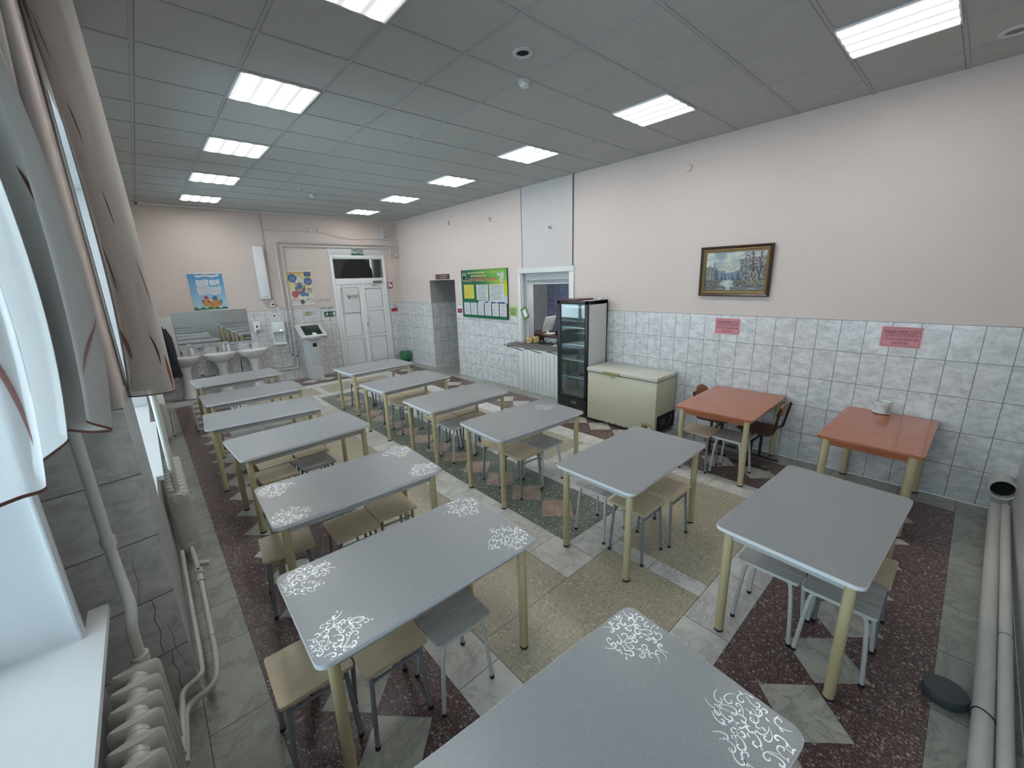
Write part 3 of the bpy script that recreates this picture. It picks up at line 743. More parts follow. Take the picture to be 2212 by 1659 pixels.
TL = {'N': 'grey dining table at the lower edge of the photo, silver scrolls at its corners', 'L1': 'grey dining table with silver corner scrolls, seen whole and nearest the camera beside the window',
 'L2': 'grey dining table with silver corner scrolls on three corners, behind the nearest whole table', 'L3': 'plain grey dining table of the window row, just behind the last scroll-printed one',
 'L4': 'plain grey dining table of the window row, fourth table back from the sinks counted by two in between', 'L5': 'plain grey dining table of the window row, second from the sinks',
 'L6': 'plain grey dining table of the window row, closest to the sinks', 'R1': 'large plain grey dining table in the lower right, by the pipes', 'R2': 'plain grey dining table standing before the cream chest freezer',
 'R3': 'grey dining table before the black fridge, one small glinting scroll', 'R4': 'plain grey dining table before the serving hatch boards', 'R5': 'plain grey dining table of the hatch row, second from the far door', 'R6': 'plain grey dining table closest to the white double door'}
TL['L4'] = 'plain grey dining table of the window row, third from the sinks'
first = True; tobj = {}
for k, (x, y, a) in TB.items():
    o = tp if first else dup(tp); first = False
    o.location = (x, y, 0); o.rotation_euler = (0, 0, rad(a)); o['label'] = TL[k]; o['group'] = TG; tobj[k] = o
def corners(k, lst):
    for i, (sx, sy) in enumerate(lst): scroll_bm(tobj[k], sx * .485, sy * .235, 100 + i + 7 * len(k) + ord(k[-1]))
corners('N', [(1, 1), (1, -1), (-1, 1), (-1, -1)]); corners('L1', [(1, 1), (1, -1), (-1, 1), (-1, -1)]); corners('L2', [(1, 1), (1, -1), (-1, 1), (-1, -1)])
def small_scroll():
    scroll_bm(tobj['R3'], .40, .08, 311)
small_scroll()
ot = table_proto('staff_table', 1.19, .70, M['orange'], M['orange'], M['orange'], M['leg_beige'], .031, .53, .285, .022, .03)
ot.location = (4.622, -1.76, 0); ot.rotation_euler = (0, 0, rad(-1)); ot['label'] = 'glossy orange table against the tiled wall, white flower pot on it'; ot['group'] = 'glossy orange staff tables'
o2 = table_proto('staff_table', 1.19, .80, M['orange'], M['orange'], M['orange'], M['leg_beige'], .028, .53, .335, .022, .03)
o2.location = (4.61, -.465, 0); o2.rotation_euler = (0, 0, rad(1.2)); o2['label'] = 'glossy orange table reflecting the tiles, beside the chest freezer'; o2['group'] = 'glossy orange staff tables'

# ================================================================== STOOLS AND CHAIRS
def stool_wood(mat):
    o = thing('stool', 'x', 'stool')
    b = B(); b.slab(rrect(.32, .325, .012, 3), .434, .452, mat, M['beech'] if mat is M['beech'] else M['leg_grey']); b.build('seat', o)
    f = B()
    for zz in (.424, .372):
        for s in (-1, 1):
            k = .124 + (.43 - zz) * .045
            f.tube([(-k, s * k, zz), (k, s * k, zz)], .0075, M['leg_grey'], 8)
            if zz > .4: f.tube([(s * k, -k, zz), (s * k, k, zz)], .0075, M['leg_grey'], 8)
    f.build('seat_frame', o)
    for sx in (-1, 1):
        for sy in (-1, 1):
            l = B(); l.tube([(sx * .124, sy * .126, .433), (sx * .146, sy * .148, .012)], .0115, M['leg_grey'], 12); lo = l.build('leg', o)
            c = B(); c.tube([(sx * .1455, sy * .1475, .02), (sx * .147, sy * .149, 0)], .0135, M['black'], 10); c.build('foot_cap', lo)
    return o
def stool_white(mat, curve='x'):
    o = thing('stool', 'x', 'stool')
    b = B(); b.slab(rrect(.33, .33, .02, 3), .432, .452, mat, M['leg_white']); b.build('seat', o)
    for sx in (-1, 1):
        for sy in (-1, 1):
            pts = [(.03, .12, .424), (.085, .124, .424), (.108, .127, .418), (.124, .13, .395), (.140, .138, .25), (.158, .148, .012)]
            pts = [((sx * p[0], sy * p[1], p[2]) if curve == 'x' else (sx * p[1], sy * p[0], p[2])) for p in pts]
            sm = []
            for i in range(len(pts) - 1):
                for k in range(3): sm.append(Vector(pts[i]).lerp(Vector(pts[i + 1]), k / 3))
            sm.append(Vector(pts[-1]))
            for _ in range(2): sm = [sm[0]] + [(sm[i - 1] + sm[i] * 2 + sm[i + 1]) / 4 for i in range(1, len(sm) - 1)] + [sm[-1]]
            l = B(); l.tube(sm, .0115, M['leg_white'], 12); lo = l.build('leg', o)
            e = sm[-1]; c = B(); c.tube([e + Vector((0, 0, .008)), (e.x, e.y, 0)], .0135, M['black'], 10); c.build('foot_cap', lo)
    return o
SW = stool_wood(M['beech']); SG = stool_white(M['seat_grey'], 'x'); SGy = stool_white(M['seat_grey'], 'y'); SD = stool_wood(M['seat_grey'])
protos = {'w': SW, 'g': SG, 'y': SGy, 'd': SD}; taken = set()
stools = [
 # type, x, y, angle, label
 ('g', .66, -.525, -1, 'grey-topped stool with white legs, shining seat, under the nearest whole table'),
 ('w', .325, -.435, -1, 'beech stool between its table leg and the shiny grey-topped stool, nearest window-row pair'),
 ('w', -.003, -.315, -1, 'beech stool jutting out at the window end of the nearest whole table'),
 ('w', .175, .80, -6, 'beech stool jutting out at the window end of the second scroll-printed table'),
 ('w', .592, .69, -1, 'beech stool in the middle of the near side of the second scroll-printed table'),
 ('w', .922, .735, -2, 'beech stool at the aisle end of the second scroll-printed table'),
 ('y', .55, 1.06, 0, 'stool with white legs half hidden behind the second scroll-printed table'),
 ('w', .40, 2.08, 3, 'beech stool at the window end of the third visible window-row table, seat in shade'),
 ('d', .755, 2.10, 3, 'dark grey-topped stool next to a beech one under the first plain window-row table'),
 ('w', .80, 2.46, 2, 'beech stool on the far side of the first plain window-row table'),
 ('w', .45, 2.43, 2, 'beech stool pushed in behind its twin under the first plain window-row table'),
 ('g', .42, 3.66, 0, 'pale-legged grey stool at the window end, far side, third table from the sinks'),
 ('g', .78, 3.68, 2, 'pale-legged grey stool in the middle of the far side, third table from the sinks'),
 ('d', .375, 4.70, 0, 'grey stool at the window end of the second table from the sinks'),
 ('w', .705, 4.80, 0, 'beech stool in the middle of the second table from the sinks'),
 ('w', 1.03, 4.73, 0, 'beech stool at the aisle end of the second table from the sinks'),
 ('g', .42, 5.98, 5, 'pale-legged stool at the window end of the table closest to the sinks'),
 ('g', .80, 6.05, 5, 'pale-legged stool in the middle of the table closest to the sinks'),
 ('g', 2.42, -.245, 0, 'grey-topped stool with bent white legs at the window-side end of the table before the freezer'),
 ('w', 2.39, -.615, 0, 'beech stool at the front corner of the table before the freezer'),
 ('w', 2.755, -.65, 0, 'beech stool next to the corner one, under the table before the freezer'),
 ('g', 2.39, -1.59, 90, 'grey-topped stool farther one of two with white legs under the lower right table'),
 ('g', 2.385, -1.935, 90, 'grey-topped stool nearer one of two with white legs under the lower right table'),
 ('w', 2.715, -1.95, 0, 'beech stool peeping out behind the near leg of the lower right table'),
 ('w', 2.405, 1.10, 0, 'beech stool at the window-side end, far side, table before the black fridge'),
 ('w', 2.405, .765, 0, 'beech stool with crossbars at the front of the table before the black fridge'),
 ('g', 2.74, .78, 0, 'dark grey-topped stool with white legs under the table before the black fridge'),
 ('w', 2.76, 1.13, 0, 'beech stool mostly hidden on the far side of the table before the black fridge'),
 ('g', 2.415, 1.985, 0, 'pale grey stool with curved white legs at the end of the table before the hatch'),
 ('w', 2.43, 2.335, 0, 'beech stool at the end, far side, of the table before the hatch'),
 ('w', 2.78, 2.36, 0, 'beech stool in the middle, far side, of the table before the hatch'),
 ('w', 2.76, 2.00, 0, 'beech stool hidden behind the pale grey stool with curved legs'),
 ('w', 2.415, 3.36, 2, 'beech stool with bare crossbars at the end of the hatch-row table second from the door'),
 ('w', 2.44, 3.72, 2, 'beech stool far side end of the hatch-row table second from the door'),
 ('w', 2.78, 3.74, 2, 'beech stool far side middle of the hatch-row table second from the door'),
 ('w', 2.76, 3.38, 2, 'beech stool near side middle of the hatch-row table second from the door'),
 ('w', 2.46, 4.82, 3, 'beech stool at the near end of the table closest to the double door'),
 ('w', 2.80, 4.84, 3, 'beech stool in the middle of the table closest to the double door'),
 ('w', 2.48, 5.16, 3, 'beech stool on the far side of the table closest to the double door'),
 ('w', 4.27, -.285, 0, 'beech stool under the orange table beside the chest freezer'),
 ('y', 4.32, -.615, 0, 'dark grey-topped stool with bent white legs under the orange table by the freezer'),
 ('y', -.10, 5.92, 0, 'lone pale stool standing by the window wall below the coat'),
]
for k, x, y, a, lab in stools:
    o = protos[k] if k not in taken else dup(protos[k]); taken.add(k)
    o.location = (x, y, 0); o.rotation_euler = (0, 0, rad(a)); o['label'] = lab
    o['group'] = 'beech stools with grey legs' if k == 'w' else 'grey-topped stools'

def school_chair(loc, rz, lab):
    """faces +y; local origin under the seat"""
    o = thing('school_chair', lab, 'chair', loc, rad(rz), 'brown school chairs at the orange table')
    b = B(); b.slab(rrect(.38, .36, .05, 4, 0, .0), .425, .437, M['school_wood'], M['school_wood']); b.build('seat', o)
    b = B(); pts = []
    n = 12
    for j in range(9):
        v = j / 8; row = []
        hw = .185 * (1 - .25 * abs(2 * v - 1) ** 3)
        for i in range(n + 1):
            u = -1 + 2 * i / n; row.append(V(u * hw, -.235 - .03 * v - .03 * (1 - u * u) + .02, .64 + .16 * v * (1 - .25 * abs(u) ** 3)))
        pts.append(row)
    for off, mt in ((0, M['ply_o']), (.008, M['ply_o'])):
        for j in range(8):
            for i in range(n): b.face([p + V(0, off, 0) for p in (pts[j][i], pts[j][i + 1], pts[j + 1][i + 1], pts[j + 1][i])], mt)
    for i in range(n): b.face([pts[8][i], pts[8][i + 1], pts[8][i + 1] + V(0, .008, 0), pts[8][i] + V(0, .008, 0)], M['ply']); b.face([pts[0][i], pts[0][i + 1], pts[0][i + 1] + V(0, .008, 0), pts[0][i] + V(0, .008, 0)], M['ply'])
    b.build('backrest', o)
    for s in (-1, 1):
        b = B(); x = s * .175
        b.tube([(x, .10, .418), (x, -.16, .418), (x, -.20, .45), (x, -.25, .745)], .013, M['school_metal'], 8); b.build('back_post', o)
        b = B(); b.tube([(x * .95, .0, .418), (x * .95, .0, .02)], .016, M['school_metal'], 8); b.tube([(x * .95, 0, .30), (x * .95, .13, .415)], .009, M['school_metal'], 8); b.build('leg', o)
        b = B(); b.box((x * .95 - .013, -.20, .0), (x * .95 + .013, .20, .024), M['school_metal'], .004); b.build('foot_rail', o)
    b = B(); b.tube([(-.166, 0, .30), (.166, 0, .30)], .012, M['school_metal'], 8); b.build('crossbar', o)
    return o
school_chair((4.83, -.70, 0), 0, 'brown school chair at the near side of the orange table by the freezer')
school_chair((4.90, -.215, 0), 180, 'school chair with rounded plywood back showing over the far side of the orange table')

# ================================================================== FRIDGE, FREEZER
def fridge():
    x0, x1, y0, y1, h = 4.68, 5.20, 1.70, 2.30, 1.84
    o = thing('display_fridge', 'tall display fridge with black door frame and white sides, before the serving hatch', 'fridge', (x0, y0, 0))
    X, Y = x1 - x0, y1 - y0
    b = B(); t = .035
    b.box((.05, 0, .05), (X, t, h), M['fridge_w'], .004); b.box((.05, Y - t, .05), (X, Y, h), M['fridge_w'], .004); b.box((X - t, 0, .05), (X, Y, h), M['fridge_w'], .004)
    b.box((.05, 0, h - .06), (X, Y, h), M['fridge_w'], .004); b.box((.05, t, .30), (X - t, Y - t, .33), M['fridge_in'])
    b.box((.06, t, .33), (X - t, t + .004, h - .06), M['fridge_in']); b.box((.06, Y - t - .004, .33), (X - t, Y - t, h - .06), M['fridge_in']); b.box((X - t - .004, t, .33), (X - t, Y - t, h - .06), M['fridge_in'])
    b.build('cabinet', o)
    d = B(); w = .048
    d.box((0, 0, .29), (.05, w, h), M['blackp'], .004); d.box((0, Y - w, .29), (.05, Y, h), M['blackp'], .004); d.box((0, 0, h - w), (.05, Y, h), M['blackp'], .004); d.box((0, 0, .29), (.05, Y, .33), M['blackp'], .004)
    for (a, c) in (((.012, w, .33), (.02, w + .008, h - w)), ((.012, Y - w - .008, .33), (.02, Y - w, h - w)), ((.012, w, h - w - .008), (.02, Y - w, h - w)), ((.012, w, .33), (.02, Y - w, .338))): d.box(a, c, M['steel'])
    do = d.build('door', o)
    g = B(); g.box((.022, w, .33), (.028, Y - w, h - w), M['glass']); g.build('glass_pane', do)
    k = B(); k.box((.0, 0, .02), (.05, Y, .285), M['blackp'], .005)
    for i in range(4): k.box((-.003, .05, .06 + i * .035), (.004, Y - .05, .075 + i * .035), M['blackp'], .002)
    k.box((-.004, .20, .20), (.003, .30, .235), M['steel'], .002); k.box((.06, .02, 0), (X - .02, Y - .02, .05), M['blackp']); k.build('base_grille', o)
    for i, zz in enumerate((.62, .90, 1.15, 1.42)):
        s = B()
        for j in range(12): s.tube([(.07 + j * .036, t + .01, zz), (.07 + j * .036, Y - t - .01, zz)], .0022, M['wire'], 6)
        for yy in (t + .02, Y - t - .02): s.tube([(.065, yy, zz - .004), (X - t - .02, yy, zz - .004)], .004, M['wire'], 6)
        s.box((.055, t + .01, zz - .012), (.062, Y - t - .01, zz + .012), M['wire'], .002)
        s.build('wire_shelf', o)
    l = B(); l.box((.06, .10, h - .11), (.12, Y - .10, h - .08), M['pvc'], .005); l.build('canopy_light', o)
    def item(nm, lab, x, y, z, f):
        q = B(); f(q); q.build(nm, None, lab, 'food', None, None, True, (x0 + x, y0 + y, z))
    item('dark_bun', 'dark bun on the middle fridge shelf, farther one', .2, .30, .904, lambda q: q.lathe([(.001, 0), (.035, .004), (.04, .015), (.03, .028), (.001, .034)], (0, 0, 0), M['school_wood'], 16))
    item('wrapped_bun', 'dark bun in white wrap on the lower fridge shelf', .2, .25, .625, lambda q: (q.lathe([(.001, 0), (.04, .003), (.045, .014), (.03, .028), (.001, .034)], (0, 0, 0), M['school_wood'], 16), q.box((-.06, -.05, 0), (.03, -.01, .012), M['paper'], .004)))
    item('bread_pack', 'small dark pack on the fridge shelf nearest the side wall', .25, .12, 1.154, lambda q: q.box((-.05, -.03, 0), (.05, .03, .03), M['brownw'], .01))
    q = B(); q.slab(rrect(.40, .34, .02), 0, .022, M['brownw'], M['red_dd']); q.build('maroon_tray', None, 'flat maroon tray lying on top of the display fridge', 'tray', None, None, True, (x0 + .2, y0 + .36, h + .001))
    q = B(); q.box((-.05, -.04, 0), (.06, .04, .018), M['pvc'], .006); q.lathe([(.02, .018), (.022, .03), (.018, .034), (.001, .034)], (.02, 0, 0), M['pvc'], 14)
    pl = q.build('extension_socket', None, 'white extension socket lying on top of the display fridge', 'socket', None, None, True, (x0 + .42, y0 + .08, h + .001))
    q = B(); q.tube([(.06, 0, .01), (.075, -.02, .03), (.09, -.055, .0), (.094, -.075, -.2), (.094, -.08, -.9)], .0035, M['pvc'], 6); q.build('cord', pl)
fridge()
def freezer():
    x0, x1, y0, y1 = 4.655, 5.205, .50, 1.655; h = .79; X, Y = x1 - x0, y1 - y0
    o = thing('chest_freezer', 'old cream chest freezer with rusty lower edge between fridge and orange table', 'freezer', (x0, y0, 0))
    b = B(); b.box((0, 0, .04), (X, Y, h), M['cream'], .012)
    rnd = random.Random(3)
    y = .20
    while y < Y - .01:
        w = rnd.uniform(.01, .04); hh = rnd.uniform(.003, .02); b.box((-.0015, y, .04 - .002), (.004, y + w, .04 + hh), M['seam']); y += w * rnd.uniform(.8, 1.3)
    for _ in range(7): yy = rnd.uniform(.1, Y - .1); zz = rnd.uniform(.06, .5); b.box((-.001, yy, zz), (.001, yy + .012, zz + .006), M['rust'])
    b.build('cabinet', o)
    l = B(); l.box((-.012, -.008, h + .014), (X - .01, Y + .008, h + .068), M['cream_lid'], .012); l.box((-.002, .004, h - .002), (X - .02, Y - .004, h + .014), M['seam']); l.box((-.014, -.01, h + .010), (X - .01, Y + .01, h + .020), M['cream'], .004)
    lo = l.build('lid', o)
    q = B(); q.box((-.035, Y * .5 - .0, h + .012), (-.008, Y * .5 + .27, h + .045), M['brass'], .008); q.box((-.02, Y * .5 + .01, h - .005), (-.008, Y * .5 + .26, h + .014), M['brass'], .003); q.build('handle', lo)
    q = B(); q.box((-.006, .03, .10), (.002, .20, .185), M['brass'], .002); q.box((-.009, .05, .125), (-.005, .10, .155), M['cream_lid']); q.box((-.009, .11, .125), (-.005, .14, .155), M['blackp']); q.tube([(-.012, .17, .14), (-.004, .17, .14)], .014, M['steel'], 14); q.build('control_panel', o)
    q = B(); q.box((.05, -.0025, .06), (X - .02, .002, .30), M['vent_dark']); q.box((.13, -.006, .13), (.28, 0, .24), M['blackp'], .01); q.tube([(.3, -.004, .10), (.42, -.004, .16), (.46, -.004, .25)], .008, M['blackp'], 8); q.box((.05, -.004, .055), (X - .02, .003, .064), M['seam']); q.build('compressor_opening', o)
    q = B(); q.box((-.0008, Y * .5 + .05, h - .09), (.001, Y * .5 + .20, h - .02), M['papery']); 
    q.bm.clear()
    pts = [(0, 0), (.16, .0), (.12, -.012), (.085, -.03), (.07, -.05), (.055, -.028), (.03, -.012)]
    q.face([(-.0006, Y * .5 + .06 + a, h - .012 + c) for a, c in pts], M['stain']); q.build('rust_mark', o)
    w = B(); w.tube([(X + .0, -.03, .32), (X - .02, -.06, .26), (X + .0, -.10, .14), (X - .03, -.13, .04), (X - .12, -.10, .006), (X - .2, -.04, .006)], .005, M['pvc'], 8); w.box((X - .03, -.05, .20), (X + .01, -.02, .26), M['pvc'], .004)
    w.build('power_cord', o)
freezer()
q = thing('plant_pot', 'white ribbed flower pot on a saucer on the right-hand orange table', 'pot', (5.14, -1.70, .7552))
b = B(); b.lathe([(.001, 0), (.050, .002), (.068, .010), (.070, .013), (.048, .010), (.001, .008)], (0, 0, 0), M['ceramic'], 32); b.build('saucer', q)
b = B(); prof = [(.042, .010), (.045, .02), (.050, .06), (.058, .085), (.062, .10), (.066, .102), (.066, .125), (.061, .125), (.050, .06), (.001, .05)]
b.lathe(prof, (0, 0, 0), M['ceramic'], 32); b.build('pot', q)

# ================================================================== HATCH AND KITCHEN
def rails():
    o = thing('tray_rail', 'dark steel tray rail of four tubes before the serving hatch', 'tray rail', (XR, 3.1, .97))
    for i, (x, a, c) in enumerate(((-.40, -.72, .72), (-.28, -.70, .74), (-.16, -.62, .78), (-.05, -.62, .80))):
        b = B(); b.tube([(x, a, 0), (x, c, 0)], .013, M['steel'], 12); b.build('rail_tube', o)
    for y in (.60, .10, -.45):
        b = B(); b.tube([(-.42, y, -.022), (.0, y, -.022)], .011, M['steel'], 8); b.tube([(-.38, y, -.022), (-.02, y, -.16)], .008, M['steel'], 8); b.build('bracket', o)
rails()
b = B(); b.box((XR - .0, 2.53, .945), (XR + .30, 3.69, .975), M['blackp'], .004); b.box((XR + .0, 2.53, .942), (XR + .30, 3.69, .946), M['steel'])
b.build('hatch_counter', None, 'dark countertop in the serving hatch opening', 'countertop')
def kitchen():
    o = thing('office_desk', 'brown desk seen through the serving hatch under the monitor', 'desk', (6.1, 3.75, 0))
    b = B(); b.box((-.35, -.5, 1.03), (.35, .6, 1.06), M['brownw'], .003); b.build('desk_top', o)
    b = B(); b.box((-.32, -.05, 0), (.32, .58, 1.03), M['brownw'], .003); b.build('desk_side', o)
    b = B(); b.box((-.33, -.45, .70), (.3, -.10, 1.02), M['apron'], .006); b.box((-.337, -.36, .90), (-.33, -.18, .915), M['vent_dark']); b.build('drawer_unit', o)
    mo = thing('monitor', 'white monitor seen from its edge on the desk in the kitchen', 'monitor', (6.0, 3.72, 1.06), rad(8))
    b = B(); M4 = Matrix.Translation((0, 0, .20)) @ Matrix.Rotation(rad(18), 4, 'X'); b.box((-.18, -.012, -.15), (.18, .012, .17), M['monitor'], .006, M4); b.build('display', mo)
    b = B(); M4 = Matrix.Translation((0, .07, .10)) @ Matrix.Rotation(rad(-28), 4, 'X'); b.box((-.03, -.01, -.1), (.03, .01, .12), M['monitor'], .004, M4); b.build('stand_arm', mo)
    b = B(); b.slab(rrect(.24, .20, .05), 0, .012, M['monitor'], M['monitor']); b.build('stand_base', mo)
    b = B(); b.box((5.95, 2.35, .55), (6.35, 3.12, .99), M['blackp'], .004); b.box((5.92, 2.33, .99), (6.37, 3.14, 1.02), M['steel'], .004); b.box((5.93, 2.34, 1.02), (6.3, 3.08, 1.03), M['screen'])
    b.box((5.95, 2.35, 0), (6.35, 3.12, .55), M['blackp']); b.build('cash_counter', None, 'black low counter beside the desk in the kitchen', 'counter')
    b = B(); b.box((0, 0, 0), (.22, .34, .05), M['blackp'], .01); b.box((.02, .03, .05), (.20, .31, .058), M['bluetop'], .002); b.build('kitchen_scale', None, 'black scale with a bluish plate on the kitchen counter', 'scale', None, None, True, (6.0, 2.5, 1.031))
    b = B(); b.box((0, 0, 0), (.10, .12, .09), M['blackp'], .02); b.build('card_terminal', None, 'small black device next to the monitor base', 'device', None, None, True, (5.88, 3.32, 1.061))
    b = B(); b.box((6.5, 2.0, 1.12), (6.9, 2.7, 1.14), M['steel'])
    for k in range(4): b.tube([(6.52 + k * .12, 2.05, 1.14), (6.52 + k * .12, 2.05, 1.24), (6.52 + k * .12, 2.6, 1.24), (6.52 + k * .12, 2.6, 1.14)], .006, M['steel'], 6)
    b.box((6.5, 2.0, 0), (6.9, 2.7, 1.12), M['blackp']); b.build('dish_rack', None, 'steel rack against the blue kitchen tiles', 'rack')
    b = B(); b.box((XR + .35, 5.12, 0), (6.98, 5.16, 2.88), M['grey_door'], .004); b.box((XR + .35, 5.114, 2.02), (6.98, 5.12, 2.035), M['seam']); b.build('grey_partition', None, 'plain grey partition inside the kitchen beside blue tiles', 'partition')
    o = thing('kitchen_fill_lamp', 'added unseen fill lamp brightening the kitchen behind the serving hatch', 'fill lamp', (XR + 1.2, 3.0, 2.89))  # added out of sight, only to lift the dark kitchen
    b = B(); b.box((-.28, -.28, -.02), (.28, .28, 0), M['fill_k'], .004); b.build('diffuser', o)
    # things standing in the hatch
    tr = thing('tray', 'white round tray with glasses in the serving hatch', 'tray', (XR + .10, 2.74, .976))
    b = B(); b.lathe([(.001, 0), (.15, .0), (.175, .012), (.172, .014), (.148, .004), (.001, .004)], (0, 0, 0), M['ceramic'], 36, 1, 1.15); b.build('plate', tr)
    cp = None
    for i, (dx, dy) in enumerate(((-.07, .10), (0, .11), (.07, .10), (-.09, .03), (-.02, .035), (.05, .035), (-.06, -.04), (.01, -.04), (.08, -.04), (0, -.10))):
        lab = 'upturned clear glass on the white tray in the serving hatch'
        if cp is None:
            b = B(); b.lathe([(.032, 0), (.031, .045), (.028, .085), (.001, .086)], (0, 0, 0), M['glass_dark'], 18); cp = b.build('drinking_glass', None, lab, 'glass', 'upturned glasses on the hatch tray'); q = cp
        else: q = dup(cp)
        q.location = (XR + .10 + dx, 2.74 + dy, .981)
    bx = None
    for (x, y, rz, s, lab) in ((XR + .06, 3.57, 8, 1.0, 'yellow tea carton, front one in the corner of the hatch'), (XR + .15, 3.50, -12, 1.15, 'yellow tea carton with a brown print, behind the front one')):
        o = thing('tea_carton', lab, 'box', (x, y, .976), rad(rz), 'yellow tea cartons')
        b = B(); b.box((-.045, -.05, 0), (.045, .05, .10 * s), M['box_y'], .002); b.build('carton', o)
        b = B(); b.box((-.0458, -.03, .04), (-.0450, .03, .06), M['red_d']); b.slab([(.03 * cos(a * pi / 8), .03 * sin(a * pi / 8)) for a in range(16)], .10 * s, .10 * s + .0006, M['school_wood'], M['school_wood']); b.build('print', o)
    b = B()
    for dx, dy, s in ((0, 0, .045), (.06, -.05, .035), (.02, -.13, .03), (.08, -.2, .028), (.03, -.28, .025)):
        b.lathe([(.001, 0), (s, .004), (s * 1.05, s * .6), (s * .5, s * 1.1), (.001, s * 1.15)], (dx, dy, 0), M['blackp'], 12)
    b.build('black_bag', None, 'crumpled black bag lying on the hatch countertop', 'bag', None, None, True, (XR + .16, 3.36, .976))
    b = B(); b.box((0, 0, 0), (.05, .07, .09), M['blackp'], .006); b.build('payment_box', None, 'small black box at the foot of the hatch jamb', 'box', None, None, True, (XR + .02, 3.62, 1.08)) if False else b.bm.free()
kitchen()
def hang_sign():
    o = thing('hanging_card', 'small green framed card hanging askew on the hatch jamb', 'sign', (XR - .02, 3.60, 1.55))
    M4 = basis((0, 0, 0), Vector((0, -1, 0)), (0, 0, 1), (-1, 0, 0)) @ Matrix.Rotation(rad(28), 4, 'Z')
    b = B(); b.box((-.085, -.115, 0), (.085, .115, .006), M['green_card'], .002, M4); b.build('card', o)
    b = B(); b.box((-.045, -.07, .006), (.045, .07, .0075), M['paper'], 0, M4); b.build('note', o)
M['green_card'] = plain('olive_green_card', (.10, .17, .045), .5)
hang_sign()

# ================================================================== NOTICES ON THE HATCH WALL
def staff_sign(y, z, lab):
    o = thing('table_notice', lab, 'sign', (0, 0, 0), 0, 'pink staff table notices')
    b = B(); m4 = RW(y, z, .001); b.box((-.15, -.10, 0), (.15, .10, .0015), M['pinkp'], 0, m4); b.build('sheet', o)
    b = B()
    for (a, c) in (((-.135, .083), (.135, .086)), ((-.135, -.086), (.135, -.083)), ((-.1365, -.086), (-.1335, .086)), ((.1335, -.086), (.1365, .086))): b.box((a[0], a[1], .0016), (c[0], c[1], .0022), M['ink_pur'], 0, m4)
    b.box((-.122, .032, .0016), (.122, .036, .0022), M['ink'], 0, m4); b.build('border', o)
    T = Matrix.Translation
    text('ОБЕДЕННЫЙ СТОЛ', .034, M['ink'], o, m4 @ T((0, .053, .0022)), sx=.80)
    text('ДЛЯ УЧИТЕЛЕЙ И', .032, M['ink_pur'], o, m4 @ T((0, .012, .0022)), sx=.86)
    text('СОТРУДНИКОВ', .032, M['ink_pur'], o, m4 @ T((0, -.024, .0022)))
    text('ШКОЛЫ', .032, M['ink_pur'], o, m4 @ T((0, -.060, .0022)))
staff_sign(-.10, 1.53, 'pink printed notice on the tiles under the landscape painting')
staff_sign(-1.725, 1.525, 'pink printed notice on the tiles above the flower pot')

